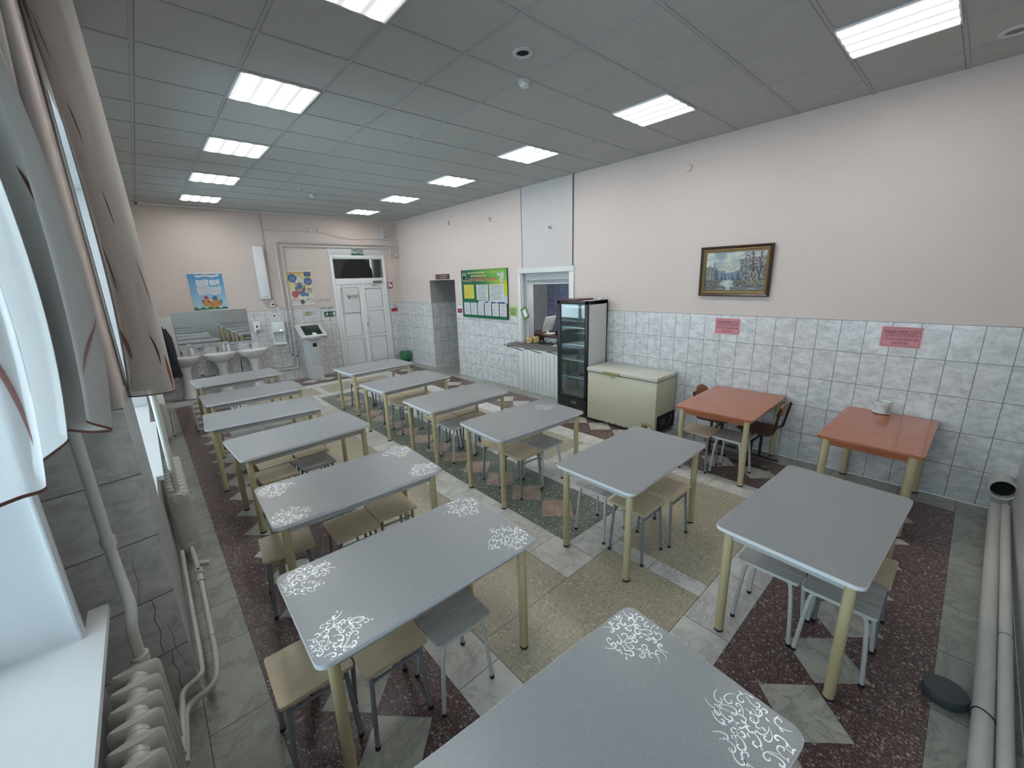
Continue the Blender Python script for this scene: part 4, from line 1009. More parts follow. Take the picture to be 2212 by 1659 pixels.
def fbm(x, y, s=0.0, o=5):
    return noise.fractal(Vector((x, y, s)), 1.0, 2.0, o)
def lerp(a, b, t): t = max(0, min(1, t)); return tuple(a[i] + (b[i] - a[i]) * t for i in range(3))
def landscape(u, v):
    n1 = fbm(u * 6, v * 6, 1); n2 = fbm(u * 22, v * 22, 3); n3 = fbm(u * 45, v * 30, 8)
    c = lerp((.50, .54, .47), (.30, .36, .38), .5 + n1)
    if v > .8 and u < .5: c = lerp(c, (.22, .27, .31), .5 + n1)
    ridge = .74 - abs(u - .43) * .9 + .06 * n2                       # snowy peak
    if .40 < v < ridge: c = lerp((.52, .53, .46), (.20, .22, .22), .35 + n2 * 1.1 + .5 * fbm(u * 14 + v * 20, v * 9, 5))
    hill = .50 + .10 * abs(u - .42) * 4 - .04 + .03 * n2
    if .27 < v < min(hill, .62): c = lerp((.10, .14, .19), (.20, .26, .32), .4 + n2)
    for (cx, top, w) in ((.20, .66, .05), (.30, .48, .03), (.36, .45, .03), (.48, .44, .03), (.57, .50, .045), (.16, .80, .045), (.08, .72, .05)):
        if .26 < v < top and abs(u - cx) < w * (top - v) / (top - .26) * (1 + .6 * n3): c = lerp((.035, .045, .05), (.12, .14, .15), .3 + n3)
    if u > .60 - .10 * max(0, v - .5) and .22 < v < .80 + .2 * (u - .6): c = lerp((.055, .06, .065), (.30, .29, .29), .38 + n2 * .9 + n3 * .5)
    if u < .17 and .25 < v < .62: c = lerp((.06, .07, .075), (.28, .28, .28), .4 + n3)
    for (cx, y0, y1, w, lean) in ((.80, .22, 1.0, .017, -.05), (.91, .25, 1.0, .012, .0), (.86, .22, .62, .008, .05)):
        if y0 < v < y1 and abs(u - cx - lean * (v - .5) - .012 * n1) < w: c = lerp((.03, .025, .025), (.13, .11, .10), .4 + n3)
    for (cx, cy, ang, L) in ((.78, .70, 155, .25), (.78, .78, 120, .22), (.80, .66, 40, .20), (.92, .60, 55, .22), (.74, .82, 160, .2), (.66, .80, 110, .14)):
        dx, dy = u - cx, (v - cy) / 1.4; a = rad(ang); p = dx * cos(a) + dy * sin(a); q = -dx * sin(a) + dy * cos(a) + .04 * sin(p * 22)
        if 0 < p < L and abs(q) < .010 * (1.2 - p / L): c = (.035, .03, .03)
    if v > .62 and u > .48 and n3 > .12: c = lerp(c, (.42, .38, .38), .55)
    for cx in (.79, .85, .075):
        if .24 < v < .50 and abs(u - cx - .02 * sin(v * 20)) < .005: c = (.48, .42, .38)
    if v < .27:                                                    # banks and stream
        c = lerp((.05, .05, .055), (.22, .20, .18), .35 + n2 + n3 * .3)
        if u > .7 and v > .14: c = lerp(c, (.26, .23, .15), .4)
        cx = .37 + (.27 - v) * .35 + .03 * sin(v * 30); w = .085 - .02 * sin(v * 24) + (.27 - v) * .14
        if abs(u - cx) < w: c = lerp((.50, .52, .47), (.20, .27, .30), abs(u - cx) / w * .9 + .3 * n2)
        if v < .10 and u > .45: c = lerp((.16, .19, .21), (.08, .085, .10), .5 + fbm(u * 10, v * 70, 2))
        if abs(v - .05) < .008 and (.25 < u < .34 or .74 < u < .86): c = (.6, .6, .58)
    return c
def painting():
    o = thing('landscape_painting', 'painting of a mountain stream and trees in a brown gilded frame', 'painting')
    m4 = RW(-.12, 2.205, .012) @ Matrix.Rotation(rad(-.3), 4, 'Z')
    m4 = m4 @ Matrix.Rotation(rad(2.0), 4, 'X')
    canvas('canvas', .70, .46, 250, 170, landscape, M['paintc'], m4, o, .004)
    W, Hh = .82, .60; b = B()
    def ring(b, w1, h1, w2, h2, z0, z1, mat):
        a = [(-w1, -h1), (w1, -h1), (w1, h1), (-w1, h1)]; c = [(-w2, -h2), (w2, -h2), (w2, h2), (-w2, h2)]
        for i in range(4):
            j = (i + 1) % 4
            b.face([m4 @ V(*a[i], z0), m4 @ V(*a[j], z0), m4 @ V(*c[j], z1), m4 @ V(*c[i], z1)], mat)
    ring(b, .41, .30, .41, .30, 0, 0, M['frame_dk']); ring(b, .41, .30, .41, .30, -.01, .028, M['frame_dk']); ring(b, .41, .30, .40, .29, .028, .036, M['frame_dk']); ring(b, .40, .29, .376, .266, .036, .022, M['frame_dk'])
    b.build('frame', o, recalc=False)
    b = B(); ring(b, .376, .266, .368, .258, .022, .027, M['frame_gold']); ring(b, .368, .258, .352, .242, .027, .014, M['frame_gold']); ring(b, .352, .242, .346, .236, .014, .016, M['frame_gold']); ring(b, .346, .236, .343, .228, .016, .003, M['frame_gold'])
    b.build('gilded_moulding', o, recalc=False)
painting()
def lines_block(x0, x1, y0, y1, n, rnd, col, bgc, gap=.45):
    """returns a test: is (u, v) on a text-like dash inside the block"""
    rows = [(rnd.uniform(0, .1), rnd.uniform(.75, 1.0)) for _ in range(n)]
    def f(u, v):
        if not (x0 < u < x1 and y0 < v < y1): return None
        r = (y1 - v) / (y1 - y0) * n; k = int(r); fr = r - k
        a, c = rows[min(k, n - 1)]; p = (u - x0) / (x1 - x0)
        if fr < gap and a < p < c and (int(p * 43 + k * 7) * 2654435761 >> 5) % 6: return col
        return bgc
    return f
def board():
    o = thing('information_board', 'large green canteen information board with sheets between doorway and hatch', 'board')
    w, h = 1.55, 1.01; m4 = RW(4.875, 1.90, .004)
    rnd = random.Random(5)
    G = (.012, .12, .06); sheets = []
    gry, wh = (.24, .25, .25), (.52, .54, .53)
    sheets.append(((.045, .28, .40, .70), lines_block(.05, .275, .41, .69, 15, rnd, (.40, .36, .06), (.55, .50, .08))))
    sheets.append(((.34, .60, .38, .70), lines_block(.355, .59, .395, .69, 18, rnd, gry, wh)))
    sheets.append(((.63, .93, .37, .70), lines_block(.64, .92, .385, .69, 18, rnd, gry, wh)))
    for k in range(6):
        x0 = .03 + k * .160; sheets.append(((x0, x0 + .14, .055, .315), lines_block(x0 + .015, x0 + .125, .075, .30, 13 if k > 1 else 9, rnd, (.30, .31, .34), (.56, .57, .58), .4)))
    tl = [lines_block(.10, .62, .915, .955, 1, rnd, (.48, .38, .18), None, .8), lines_block(.17, .70, .855, .893, 1, rnd, (.48, .38, .18), None, .8), lines_block(.08, .24, .765, .79, 1, rnd, (.5, .42, .25), None, .8), lines_block(.31, .57, .765, .79, 1, rnd, (.5, .42, .25), None, .8),
          lines_block(.63, .84, .765, .79, 1, rnd, (.42, .30, .06), None, .8), lines_block(.66, .95, .90, .94, 1, rnd, (.40, .22, .06), None, .7) if False else lines_block(.66, .82, .92, .955, 1, rnd, (.45, .30, .10), None, .8)]
    def fn(u, v):
        for (a, c, p, q), f in sheets:
            if a < u < c and p < v < q:
                return f(u, v) or ((.55, .50, .10) if a == .045 else (.56, .58, .57))
        for f in tl:
            r = f(u, v)
            if r: return r
        t = max(0, min(1, (u + (v - .7) * .9 - .45) / .5))
        c = lerp(G, (.14, .38, .05), t)
        if v < .78 and u > .55: c = lerp(c, (.34, .45, .03), min(1, (u - .55) * 3))
        e = ((u - .06) / .052) ** 2 + ((v - .86) / .088) ** 2            # oval emblem
        if e < 1: c = (.50, .54, .52) if e > .78 else ((.03, .04, .04) if (v < .89 or abs(u - .06) < .012) else (.42, .45, .44))
        for (px, py, r) in ((.83, .89, .028), (.90, .90, .035), (.88, .80, .03), (.93, .84, .02), (.90, .75, .025), (.87, .845, .018)):
            d = ((u - px) / r) ** 2 + ((v - py) / (r * 1.5)) ** 2
            if d < 1: c = (.60, .62, .60) if fbm(u * 60, v * 40, 2) > -.18 else (.12, .14, .13)
        if v < .37:
            if u < .38: c = G if v > .35 or v < .36 else c
            if u >= .38: c = lerp((.50, .56, .60), (.36, .44, .52), fbm(u * 5, v * 8) + .5)
            if v < .345 + .0 and ((.52 < u < .60 and v > .32) or (.66 < u < .80 and v < .35 - (u - .66) * .2 + .0) or (.80 < u < .96)): c = (.02, .03, .14)
            if v < .318: c = (.02, .022, .05) if u > .38 else G
            if v < .05: c = G
        if u > .93 and .48 < v < .72: c = (.40, .52, .02)
        if u > .93 and v <= .48 and v > .33: c = (.42, .50, .58)
        if u < .012: c = G
        return c
    canvas('printed_panel', w, h, 330, 220, fn, M['printc'], m4, o, .010)
    b = B(); m5 = m4
    for (a, c) in (((-w / 2 - .006, -h / 2 - .006), (w / 2 + .006, -h / 2)), ((-w / 2 - .006, h / 2), (w / 2 + .006, h / 2 + .006)), ((-w / 2 - .006, -h / 2), (-w / 2, h / 2)), ((w / 2, -h / 2), (w / 2 + .008, h / 2))): b.box((a[0], a[1], -.003), (c[0], c[1], .016), M['blackp'] if a[0] > 0 else M['sign_green'], 0, m5)
    b.build('frame', o)
    text('ЗДОРОВОЕ ПИТАНИЕ', .085, M['red'], o, m4 @ Matrix.Translation((-.04, .305, .0115)), sx=1.02)
    t2 = text('ЗДОРОВОЕ ПИТАНИЕ', .085, M['gold_ink'], o, m4 @ Matrix.Translation((-.036, .301, .0108)), sx=1.02)
board()
def sheet(name, w, h, m4, parent, mat, rows, ink, mar=.12, head=None):
    b = B(); b.box((-w / 2, -h / 2, 0), (w / 2, h / 2, .0015), mat, 0, m4); s = b.build(name, parent)
    b = B(); n = len(rows)
    for i, (f, t) in enumerate(rows):
        yy = h / 2 - h * mar - (h * (1 - 2 * mar)) * i / max(1, n - 1) if n > 1 else 0
        b.box((-w * .5 * f, yy - t / 2, .0015), (w * .5 * f, yy + t / 2, .0021), ink, 0, m4)
    if n: b.build('print', s)
    else: b.bm.free()
    return s
o = thing('green_notice', 'light green notice with black lines beside the hatch frame', 'sign')
sheet('sheet', .27, .20, RW(3.965, 1.57, .002), o, M['paperg'], [(.5, .008), (.75, .014), (.95, .008), (.6, .014), (.6, .014)], M['ink'], .2)
o = thing('red_notice', 'white and dark red notice strip between doorway and green board', 'sign')
sheet('sheet', .19, .25, RW(5.81, 1.525, .002), o, M['paper'], [(.7, .008), (.7, .008)], M['ink_grey'], .08)
b = B(); b.box((-.10, -.05, .0022), (.08, .05, .003), M['red_d'], 0, RW(5.80, 1.52, .002)); b.box((-.05, .0, .003), (.02, .006, .0034), M['white_ink'], 0, RW(5.80, 1.53, .002)); b.build('red_field', o)
o = thing('door_plate', 'dark plate with two lines of print above the doorway', 'sign')
sheet('plate', .60, .115, RW(6.46, 2.295, .002), o, M['brownw'], [(.0, .001)], M['ink_grey'])
b = B(); 
for (x0, x1, yy) in ((-.12, .22, .02), (-.10, .20, -.022)): b.box((x0, yy - .009, .002), (x1, yy + .009, .0026), M['ink_grey'], 0, RW(6.46, 2.295, .003))
b.lathe([(.022, 0), (.001, .0008)], (-.24, 0, .002), M['ink_grey'], 16, M4=RW(6.46, 2.295, .003)); b.build('print', o)
def wall_disc(name, lab, cat, y, z, r, mat=None, d=.02, inner=None):
    o = thing(name, lab, cat); m4 = RW(y, z, 0)
    b = B(); b.lathe([(r, 0), (r, d * .6), (r * .9, d), (.001, d)], (0, 0, 0), mat or M['pvc_dim'], 28, M4=m4); b.build('housing', o)
    if inner: b = B(); b.lathe([(r * .6, d), (.001, d + .001)], (0, 0, 0), inner, 20, M4=m4); b.build('hole', o)
wall_disc('junction_cover', 'round wall-coloured cover high on the painted wall beyond the painting', 'cover', .56, 3.49, .047, M['paint'], .015)
wall_disc('pipe_stub', 'small pipe stub with black opening above the serving hatch', 'pipe', 2.93, 3.03, .028, M['pvc_dim'], .05, M['vent_dark'])
for (y, z, lab) in ((4.56, 3.38, 'small wall hook high above the green board'), (6.02, 3.48, 'small wall hook high above the doorway plate')):
    b = B(); b.tube([(XR, y, z), (XR - .03, y, z + .01), (XR - .035, y - .01, z - .05), (XR - .01, y - .012, z - .07)], .007, M['steel'], 6); b.build('wall_hook', None, lab, 'hook', 'small hooks high on the hatch wall')

# ================================================================== FAR WALL
def basin(x, lab, soap=None):
    o = thing('pedestal_sink', lab, 'sink', (x, YF, 0), 0, 'white pedestal sinks in a row')
    b = B(); N = 40
    def ell(a, sx, sy, cy): return (sx * cos(a), cy + sy * sin(a) * (1 if sin(a) < 0 else .82))
    prof = [(.08, .09, .66, -.20), (.17, .14, .70, -.22), (.27, .20, .78, -.235), (.295, .235, .835, -.24), (.302, .242, .858, -.24), (.298, .228, .866, -.24), (.262, .185, .857, -.25), (.22, .15, .80, -.25), (.12, .09, .745, -.25), (.001, .001, .74, -.25)]
    rings = []
    for sx, sy, z, cy in prof: rings.append([b.bm.verts.new((*ell(2 * pi * k / N, sx, sy, cy), z)) for k in range(N)])
    mi = b.mi(M['ceramic'])
    for p, q in zip(rings, rings[1:]):
        for k in range(N): f = b.bm.faces.new((p[k], p[(k + 1) % N], q[(k + 1) % N], q[k])); f.material_index = mi; f.smooth = True
    b.box((-.20, -.09, .80), (.20, -.003, .862), M['ceramic'], .02)
    b.tube([(0, -.41, .80), (0, -.425, .812)], .010, M['black'], 10); b.build('basin', o)
    b = B(); b.lathe([(.13, 0), (.135, .03), (.10, .10), (.078, .35), (.085, .55), (.12, .67), (.14, .73)], (0, -.19, 0), M['ceramic'], 24, 1, .85); b.build('pedestal', o)
    b = B(); b.tube([(0, -.075, .86), (0, -.075, .93)], .021, M['chrome'], 14); b.tube([(0, -.08, .895), (0, -.15, .915), (0, -.185, .905)], .011, M['chrome'], 10); b.tube([(0, -.07, .935), (0, -.06, .955), (0, -.10, .995)], [.020, .014, .007], M['chrome'], 10); b.build('tap', o)
    return o
basin(.17, 'white pedestal sink nearest the hanging coat'); basin(.79, 'white pedestal sink in the middle of the three, pump bottle on its rim'); basin(1.40, 'white pedestal sink farthest from the coat, below the soap dispenser')
def soap(x, y, z, lab, s=1.0):
    o = thing('pump_bottle', lab, 'bottle', (x, y, z), 0, 'white soap pump bottles')
    b = B(); b.lathe([(.030 * s, 0), (.033 * s, .02), (.033 * s, .10 * s), (.022 * s, .135 * s), (.013, .145 * s), (.013, .16 * s)], (0, 0, 0), M['ceramic'], 18); b.build('bottle', o)
    b = B(); b.tube([(0, 0, .16 * s), (0, 0, .20 * s)], .005, M['pvc'], 8); b.tube([(.02, 0, .20 * s), (-.045, -.01, .205 * s), (-.05, -.01, .195 * s)], .008, M['pvc'], 8); b.build('pump', o)
soap(.98, YF - .10, .866, 'white pump bottle standing upright on the rim of the middle sink'); soap(.90, YF - .065, .868, 'smaller white pump bottle behind the one on the middle sink', .95); soap(.33, YF - .11, .866, 'white pump bottle leaning on the sink nearest the coat', 1.1)
for x, lab in ((.50, 'bluish soap dish under the mirror near the coat'), (1.09, 'bluish soap dish under the mirror between the middle and the last sink')):
    b = B(); b.lathe([(.001, 0), (.05, .0), (.075, .018), (.072, .022), (.045, .008), (.001, .006)], (0, 0, 0), M['bluetop'], 24, 1, .6); b.box((-.02, .0, .0), (.02, .056, .012), M['bluetop'], .004)
    b.build('soap_dish', None, lab, 'soap dish', 'soap dishes under the mirror', None, True, (x, YF - .058, .985))
b = B(); b.box((.155, YF - .010, 1.045), (1.455, YF - .001, 1.745), M['pvc_dim']); b.box((.158, YF - .0115, 1.048), (1.452, YF - .0098, 1.742), M['mirror'])
b.build('wall_mirror', None, 'long frameless mirror above the sinks', 'mirror')
def uvlamp():
    o = thing('air_purifier', 'tall narrow white wall unit between the two posters', 'wall unit', (1.86, YF, 2.49), 0)
    b = B(); b.box((-.10, -.11, -.56), (.10, -.003, .56), M['pvc'], .006); b.build('housing', o)
    b = B(); b.box((-.085, -.114, -.545), (.085, -.109, .545), M['pvc'], .002); b.build('front_cover', o)
    b = B(); b.box((-.05, -.116, -.515), (.04, -.113, -.505), M['ink_grey']); b.build('switch_print', o)
uvlamp()
def poster1(u, v):
    n = fbm(u * 8, v * 8, 4)
    c = lerp((.42, .60, .68), (.07, .26, .50), v * 1.1 + n * .08)
    wv = .012 * sin(u * 16)
    for (a, b_, p, q) in ((.20, .90, .91, .965), (.20, .55, .66, .83), (.59, .88, .70, .83), (.20, .88, .44, .64)):
        if a < u < b_ and p + wv < v < q + wv:
            r = (q - v) / .030; k = int(r)
            if .1 < r - k < .42 and a + .05 < u < b_ - .05 and v > p + .02 and int(u * 50 + k * 13) % 6: return (.25, .30, .36) if p < .9 else (.42, .15, .2)
            return (.58, .63, .64)
    if ((u - .56) / .30) ** 2 + ((v - .20) / .13) ** 2 < 1: c = lerp((.55, .30, .12), (.42, .20, .08), .5 + n)      # sand-coloured mound
    for (px, py, r, col) in ((.40, .35, .055, (.35, .05, .14)), (.30, .26, .04, (.32, .05, .12)), (.66, .33, .075, (.03, .16, .38)), (.82, .24, .045, (.02, .20, .42)), (.52, .28, .04, (.6, .6, .56)), (.76, .30, .03, (.5, .5, .1)), (.47, .23, .035, (.28, .03, .05))):
        if ((u - px) / r) ** 2 + ((v - py) / (r * .8)) ** 2 < 1: c = col                                             # plain round fruit shapes
    if v < .075 + .02 * sin(u * 30) + .02 * n: c = lerp((.03, .12, .06), (.12, .24, .14), .5 + n)
    return c
def poster2(u, v):
    n = fbm(u * 7, v * 7, 9); c = lerp((.62, .50, .16), (.60, .60, .50), (1 - v) * 1.3)
    if v > .93 and .08 < u < .72 and int(u * 40) % 5: return (.40, .20, .12) if v < .965 else c
    def dash(x0, x1, q): r = (q - v) / .026; k = int(r); return .1 < r - k < .45 and x0 < u < x1 and int(u * 44 + k * 9) % 6
    for (px, py, r, col) in ((.23, .80, .165, (.03, .09, .24)), (.83, .70, .155, (.03, .09, .24)), (.26, .33, .13, (.42, .04, .05))):
        d = ((u - px) / r) ** 2 + ((v - py) / (r * .78)) ** 2
        if d < 1: return (.25, .32, .45) if (d < .62 and dash(px - r * .7, px + r * .7, py + .12)) else col
    if .70 < u < .97 and .84 < v < .985: return (.18, .25, .38) if dash(.74, .93, .97) else (.03, .08, .22)
    if .64 < v < .93 and abs(u - .50) < (.93 - v) * .80:
        return (.04, .05, .10) if (abs(u - .50) > (.93 - v) * .80 - .018 or v < .655) else ((.3, .3, .3) if dash(.40, .60, .82) and abs(u - .5) < (.93 - v) * .5 else (.60, .61, .58))
    if .76 < u < .93 and .35 < v < .50: return (.04, .05, .10) if (u < .775 or u > .915 or v < .365 or v > .485 or abs(u - .82) < .012 and v > .39 or abs(u - .87) < .012 and v > .39) else (.58, .6, .58)
    for (cx, r) in ((.24, .21), (.80, .20)):
        d = ((u - cx) / r) ** 2 + ((v - .02) / (r * .9)) ** 2
        if d < 1: return (.38, .04, .07) if d > .84 else ((.32, .32, .33) if dash(cx - .13, cx + .13, .17) else (.60, .60, .57))
    for (px, py, r, col) in ((.48, .56, .11, (.04, .18, .42)), (.34, .50, .07, (.08, .20, .35)), (.42, .40, .10, (.50, .25, .08)), (.62, .46, .08, (.35, .12, .25)), (.56, .34, .11, (.10, .17, .32)), (.66, .56, .06, (.45, .32, .1)), (.72, .30, .07, (.08, .22, .36)), (.36, .60, .05, (.45, .3, .12)), (.50, .09, .09, (.02, .15, .06))):
        if ((u - px) / r) ** 2 + ((v - py) / (r * .8)) ** 2 < 1: c = lerp(col, (.1, .1, .12), .3 + n)
    return c
for nm, x, z, w, h, fn, lab in (('hanging_poster', .84, 2.125, .59, .745, poster1, 'blue hanging poster above the mirror, white text clouds'), ('hanging_poster', 2.635, 2.135, .56, .775, poster2, 'yellow hanging poster with blue round signs between the pipes and the door')):
    o = thing(nm, lab, 'poster', (0, 0, 0), 0, 'hanging posters on the far wall')
    canvas('printed_sheet', w, h, 110, 150, fn, M['printc'], FW(x, z, .006), o, .0015)
    b = B(); b.tube([(x - w / 2 - .01, YF - .01, z + h / 2), (x + w / 2 + .01, YF - .01, z + h / 2)], .008, M['pvc'], 8); b.build('top_rod', o)
    b = B(); b.tube([(x - w / 2 - .01, YF - .01, z - h / 2), (x + w / 2 + .01, YF - .01, z - h / 2)], .008, M['pvc'], 8); b.build('bottom_rod', o)
    b = B(); b.tube([(x - w / 2 + .03, YF - .008, z + h / 2), (x, YF - .004, z + h / 2 + .085), (x + w / 2 - .03, YF - .008, z + h / 2)], .002, M['ink_grey'], 5); b.build('hanging_cord', o)
def dryer():
    o = thing('hand_dryer', 'white wall hand dryer with an open recess and green light', 'hand dryer', (2.0, YF, 0))
    b = B(); b.box((-.125, -.17, 1.175), (.125, -.002, 1.405), M['pvc'], .02); b.box((-.125, -.06, .92), (-.105, -.002, 1.19), M['pvc'], .004); b.box((.105, -.06, .92), (.125, -.002, 1.19), M['pvc'], .004); b.box((-.12, -.03, .92), (.12, -.002, 1.19), M['pvc_dim'], .002)
    b.build('housing', o)
    b = B(); b.box((-.125, -.18, .885), (.125, -.002, .93), M['pvc'], .015); b.build('drip_tray', o)
    b = B(); b.prism([(-.0, -.172, 1.20), (.06, -.172, 1.20), (.03, -.172, 1.235)], (0, -.002, 0), M['led']); b.build('indicator_light', o)
M['wpipe'] = plain('painted_water_pipe', (.56, .54, .525), .4)
M['led'] = emis('green_indicator', (.5, 1, .75), 1.2)
dryer()
def clock():
    o = thing('washing_notice', 'white sheet with a dial of small pictures above the hand dryer', 'sign'); m4 = FW(2.0, 1.545, .002)
    b = B(); b.box((-.10, -.135, 0), (.10, .135, .002), M['paper'], 0, m4); b.build('sheet', o)
    b = B()
    for (y, w) in ((.115, .08), (.10, .075)): b.box((-w, y - .005, .002), (w, y + .005, .0028), M['ink_grey'], 0, m4)
    b.box((-.05, -.118, .002), (.05, -.112, .0028), M['ink_grey'], 0, m4)
    for k in range(12):
        a = k * pi / 6; x, y = .075 * cos(a), .078 * sin(a) - .005; b.box((x - .011, y - .009, .002), (x + .011, y + .009, .0028), M['ink_grey'], 0, m4)
    b.box((-.035, -.022, .002), (.012, .008, .003), M['ink'], 0, m4); b.build('print', o)
clock()
def dispenser():
    o = thing('soap_dispenser', 'white wall soap dispenser with a dark drop, right of the mirror', 'dispenser', (1.585, YF, 1.32))
    b = B(); b.box((-.065, -.10, -.115), (.065, -.002, .12), M['pvc'], .015); b.build('housing', o)
    b = B(); b.prism([(0, -.101, .06), (-.022, -.101, .01), (-.012, -.101, -.01), (.012, -.101, -.01), (.022, -.101, .01)], (0, -.002, 0), M['sign_blue']); b.build('drop_emblem', o)
    b = B(); b.box((-.03, -.115, -.115), (.04, -.10, -.055), M['leg_grey'], .005); b.tube([(0, -.05, -.115), (0, -.05, -.15)], .006, M['leg_grey'], 6); b.build('push_button', o)
M['sign_blue'] = plain('dark_blue_ink', (.02, .05, .12), .4)
dispenser()
def sock():
    o = thing('wall_socket', 'white socket with black plug and tangled cords under the tall wall unit', 'socket', (1.98, YF, 1.80))
    b = B(); b.box((-.045, -.04, -.06), (.045, -.001, .06), M['pvc'], .008); b.build('housing', o)
    b = B(); b.tube([(0, -.04, 0), (0, -.075, 0)], .02, M['blackp'], 12); b.build('plug', o)
    b = B()
    b.tube([(.0, -.075, 0), (.05, -.09, -.01), (.11, -.05, -.04), (.18, -.02, -.09), (.26, -.015, -.14)], .004, M['blackp'], 6)
    b.tube([(0, -.04, .03), (-.06, -.06, .10), (.02, -.05, .12), (.07, -.04, .06), (.05, -.03, -.06), (.0, -.02, -.12)], .003, M['ink_grey'], 6)
    b.tube([(-.05, -.02, .06), (-.14, -.02, .02), (-.12, -.02, -.06), (-.04, -.03, -.10)], .0025, M['leg_grey'], 6); b.build('cord', o)
sock()
def conduit(name, pts, r, lab, cat, mat=None, n=10):
    b = B(); b.tube(pts, r, mat or M['paint'], n); return b.build(name, None, lab, cat)
def bend(pts, rr=.05, n=5):
    P = [Vector(p) for p in pts]; out = [P[0]]
    for i in range(1, len(P) - 1):
        a, c, d = P[i - 1], P[i], P[i + 1]; r = min(rr, (a - c).length * .45, (d - c).length * .45)
        p0 = c + (a - c).normalized() * r; p1 = c + (d - c).normalized() * r
        for k in range(n + 1): t = k / n; out.append(p0 * (1 - t) ** 2 + c * 2 * t * (1 - t) + p1 * t * t)
    return out + [P[-1]]
y = YF - .035
conduit('water_pipe', bend([(1.85, y, .345), (2.19, y, .345), (2.22, y, .60), (2.24, y, 3.16), (5.05, y, 3.16), (5.17, y - .01, 3.16), (5.19, y - .0, 2.93)], .05), .016, 'outer of two thin wall pipes framing the yellow poster and running over the door', 'pipe', M['wpipe'])
conduit('water_pipe', bend([(1.75, y, .27), (2.30, y, .27), (2.31, y, .55), (2.35, y, 3.08), (4.98, y, 3.08), (4.99, y, 2.90), (5.16, y, 2.90), (XR - .0, y, 2.90)], .05), .016, 'inner of two thin wall pipes framing the yellow poster and running over the door', 'pipe', M['wpipe'])
for x, z, lab in ((2.22, .60, 'dark valve knob on the outer wall pipe near the kiosk'), (2.31, .56, 'dark valve knob on the inner wall pipe near the kiosk')):
    b = B(); b.tube([(x, y - .015, z), (x, y - .05, z)], .020, M['sign_blue'], 12); b.build('valve_knob', None, lab, 'valve')
b = B(); b.box((5.10, y - .05, 2.86), (XR - .0, y + .03, 2.93), M['paint'], .01); b.build('pipe_elbow_box', None, 'small painted pipe fitting in the far corner above the door', 'pipe fitting')
conduit('wall_cable', [(2.03, YF - .006, H), (2.04, YF - .008, 3.4), (2.02, YF - .006, 2.6), (2.0, YF - .008, 1.9)], .005, 'thin cable dropping from the ceiling to the socket beside the tall wall unit', 'cable', M['leg_grey'], 6)
conduit('wall_cable', [(2.04, YF - .01, 3.40), (2.6, YF - .01, 3.41), (3.05, YF - .012, 3.41), (3.35, YF - .012, 3.40), (3.7, YF - .012, 3.31), (4.1, YF - .012, 3.28), (4.5, YF - .012, 3.31), (4.78, YF - .012, 3.34)], .009, 'sagging cable on the far wall running to the loudspeaker box', 'cable', None, 6)
for x, lab in ((3.04, 'round junction box on the far wall, window side of a pair'), (3.25, 'round junction box on the far wall, door side of a pair')):
    b = B(); b.lathe([(.052, 0), (.052, .025), (.045, .035), (.001, .035)], (0, 0, 0), M['paint'], 24, M4=FW(x, 3.46, 0)); b.build('junction_box', None, lab, 'junction box', 'round junction boxes')
def speaker():
    o = thing('wall_loudspeaker', 'small white loudspeaker box near the ceiling in the far corner', 'loudspeaker', (4.87, YF, 3.44))
    b = B(); b.box((-.10, -.09, -.135), (.10, -.002, .135), M['pvc_dim'], .01); b.build('housing', o)
    b = B()
    for k in range(9): b.box((-.06, -.094, .10 - k * .02), (.07, -.089, .108 - k * .02), M['ink_grey'])
    b.box((-.05, -.095, -.095), (.075, -.089, -.08), M['ink']); b.build('grille', o)
speaker()
def vyhod():
    o = thing('exit_sign', 'dark green sign with white letters above the double door', 'sign', (0, 0, 0)); m4 = FW(4.10, 2.97, .016)
    b = B(); b.box((-.15, -.065, 0), (.15, .065, .03), M['sign_green'], .004, m4); b.build('panel', o)
    text('ВЫХОД', .105, M['white_ink'], o, m4 @ Matrix.Translation((0, 0, .0302)), sx=.88)
    o = thing('exit_arrow_sign', 'green running figure and arrow sign beside the double door', 'sign', (0, 0, 0)); m4 = FW(3.225, 1.485, .002)
    b = B(); b.box((-.135, -.065, 0), (.135, .065, .003), M['sign_green'], 0, m4); b.build('panel', o)
    b = B(); P = lambda pts: b.prism([m4 @ V(x, yy, .003) for x, yy in pts], (0, -.0006, 0), M['white_ink'])
    P([(.08, -.045), (.12, -.045), (.12, .05), (.08, .05)]); P([(-.015, -.004), (.045, -.004), (.045, .004), (-.015, .004)]); P([(.035, -.018), (.058, 0), (.035, .018)])
    P([(-.062, .036), (-.055, .048), (-.066, .053), (-.074, .044)]); P([(-.095, .018), (-.075, .034), (-.05, .02), (-.04, .0), (-.047, -.004), (-.058, .01), (-.07, -.005), (-.05, -.03), (-.055, -.048), (-.063, -.044), (-.062, -.03), (-.085, -.012), (-.11, -.035), (-.115, -.028), (-.088, .0), (-.078, .015), (-.10, .008)])
    b.build('pictogram', o)
    o = thing('wall_lettering', 'black stuck-on lettering on the tiles above the green arrow sign', 'lettering', (0, 0, 0))
    text('ПОСТ №5', .062, M['ink'], o, FW(3.165, 1.625, .002))
vyhod()
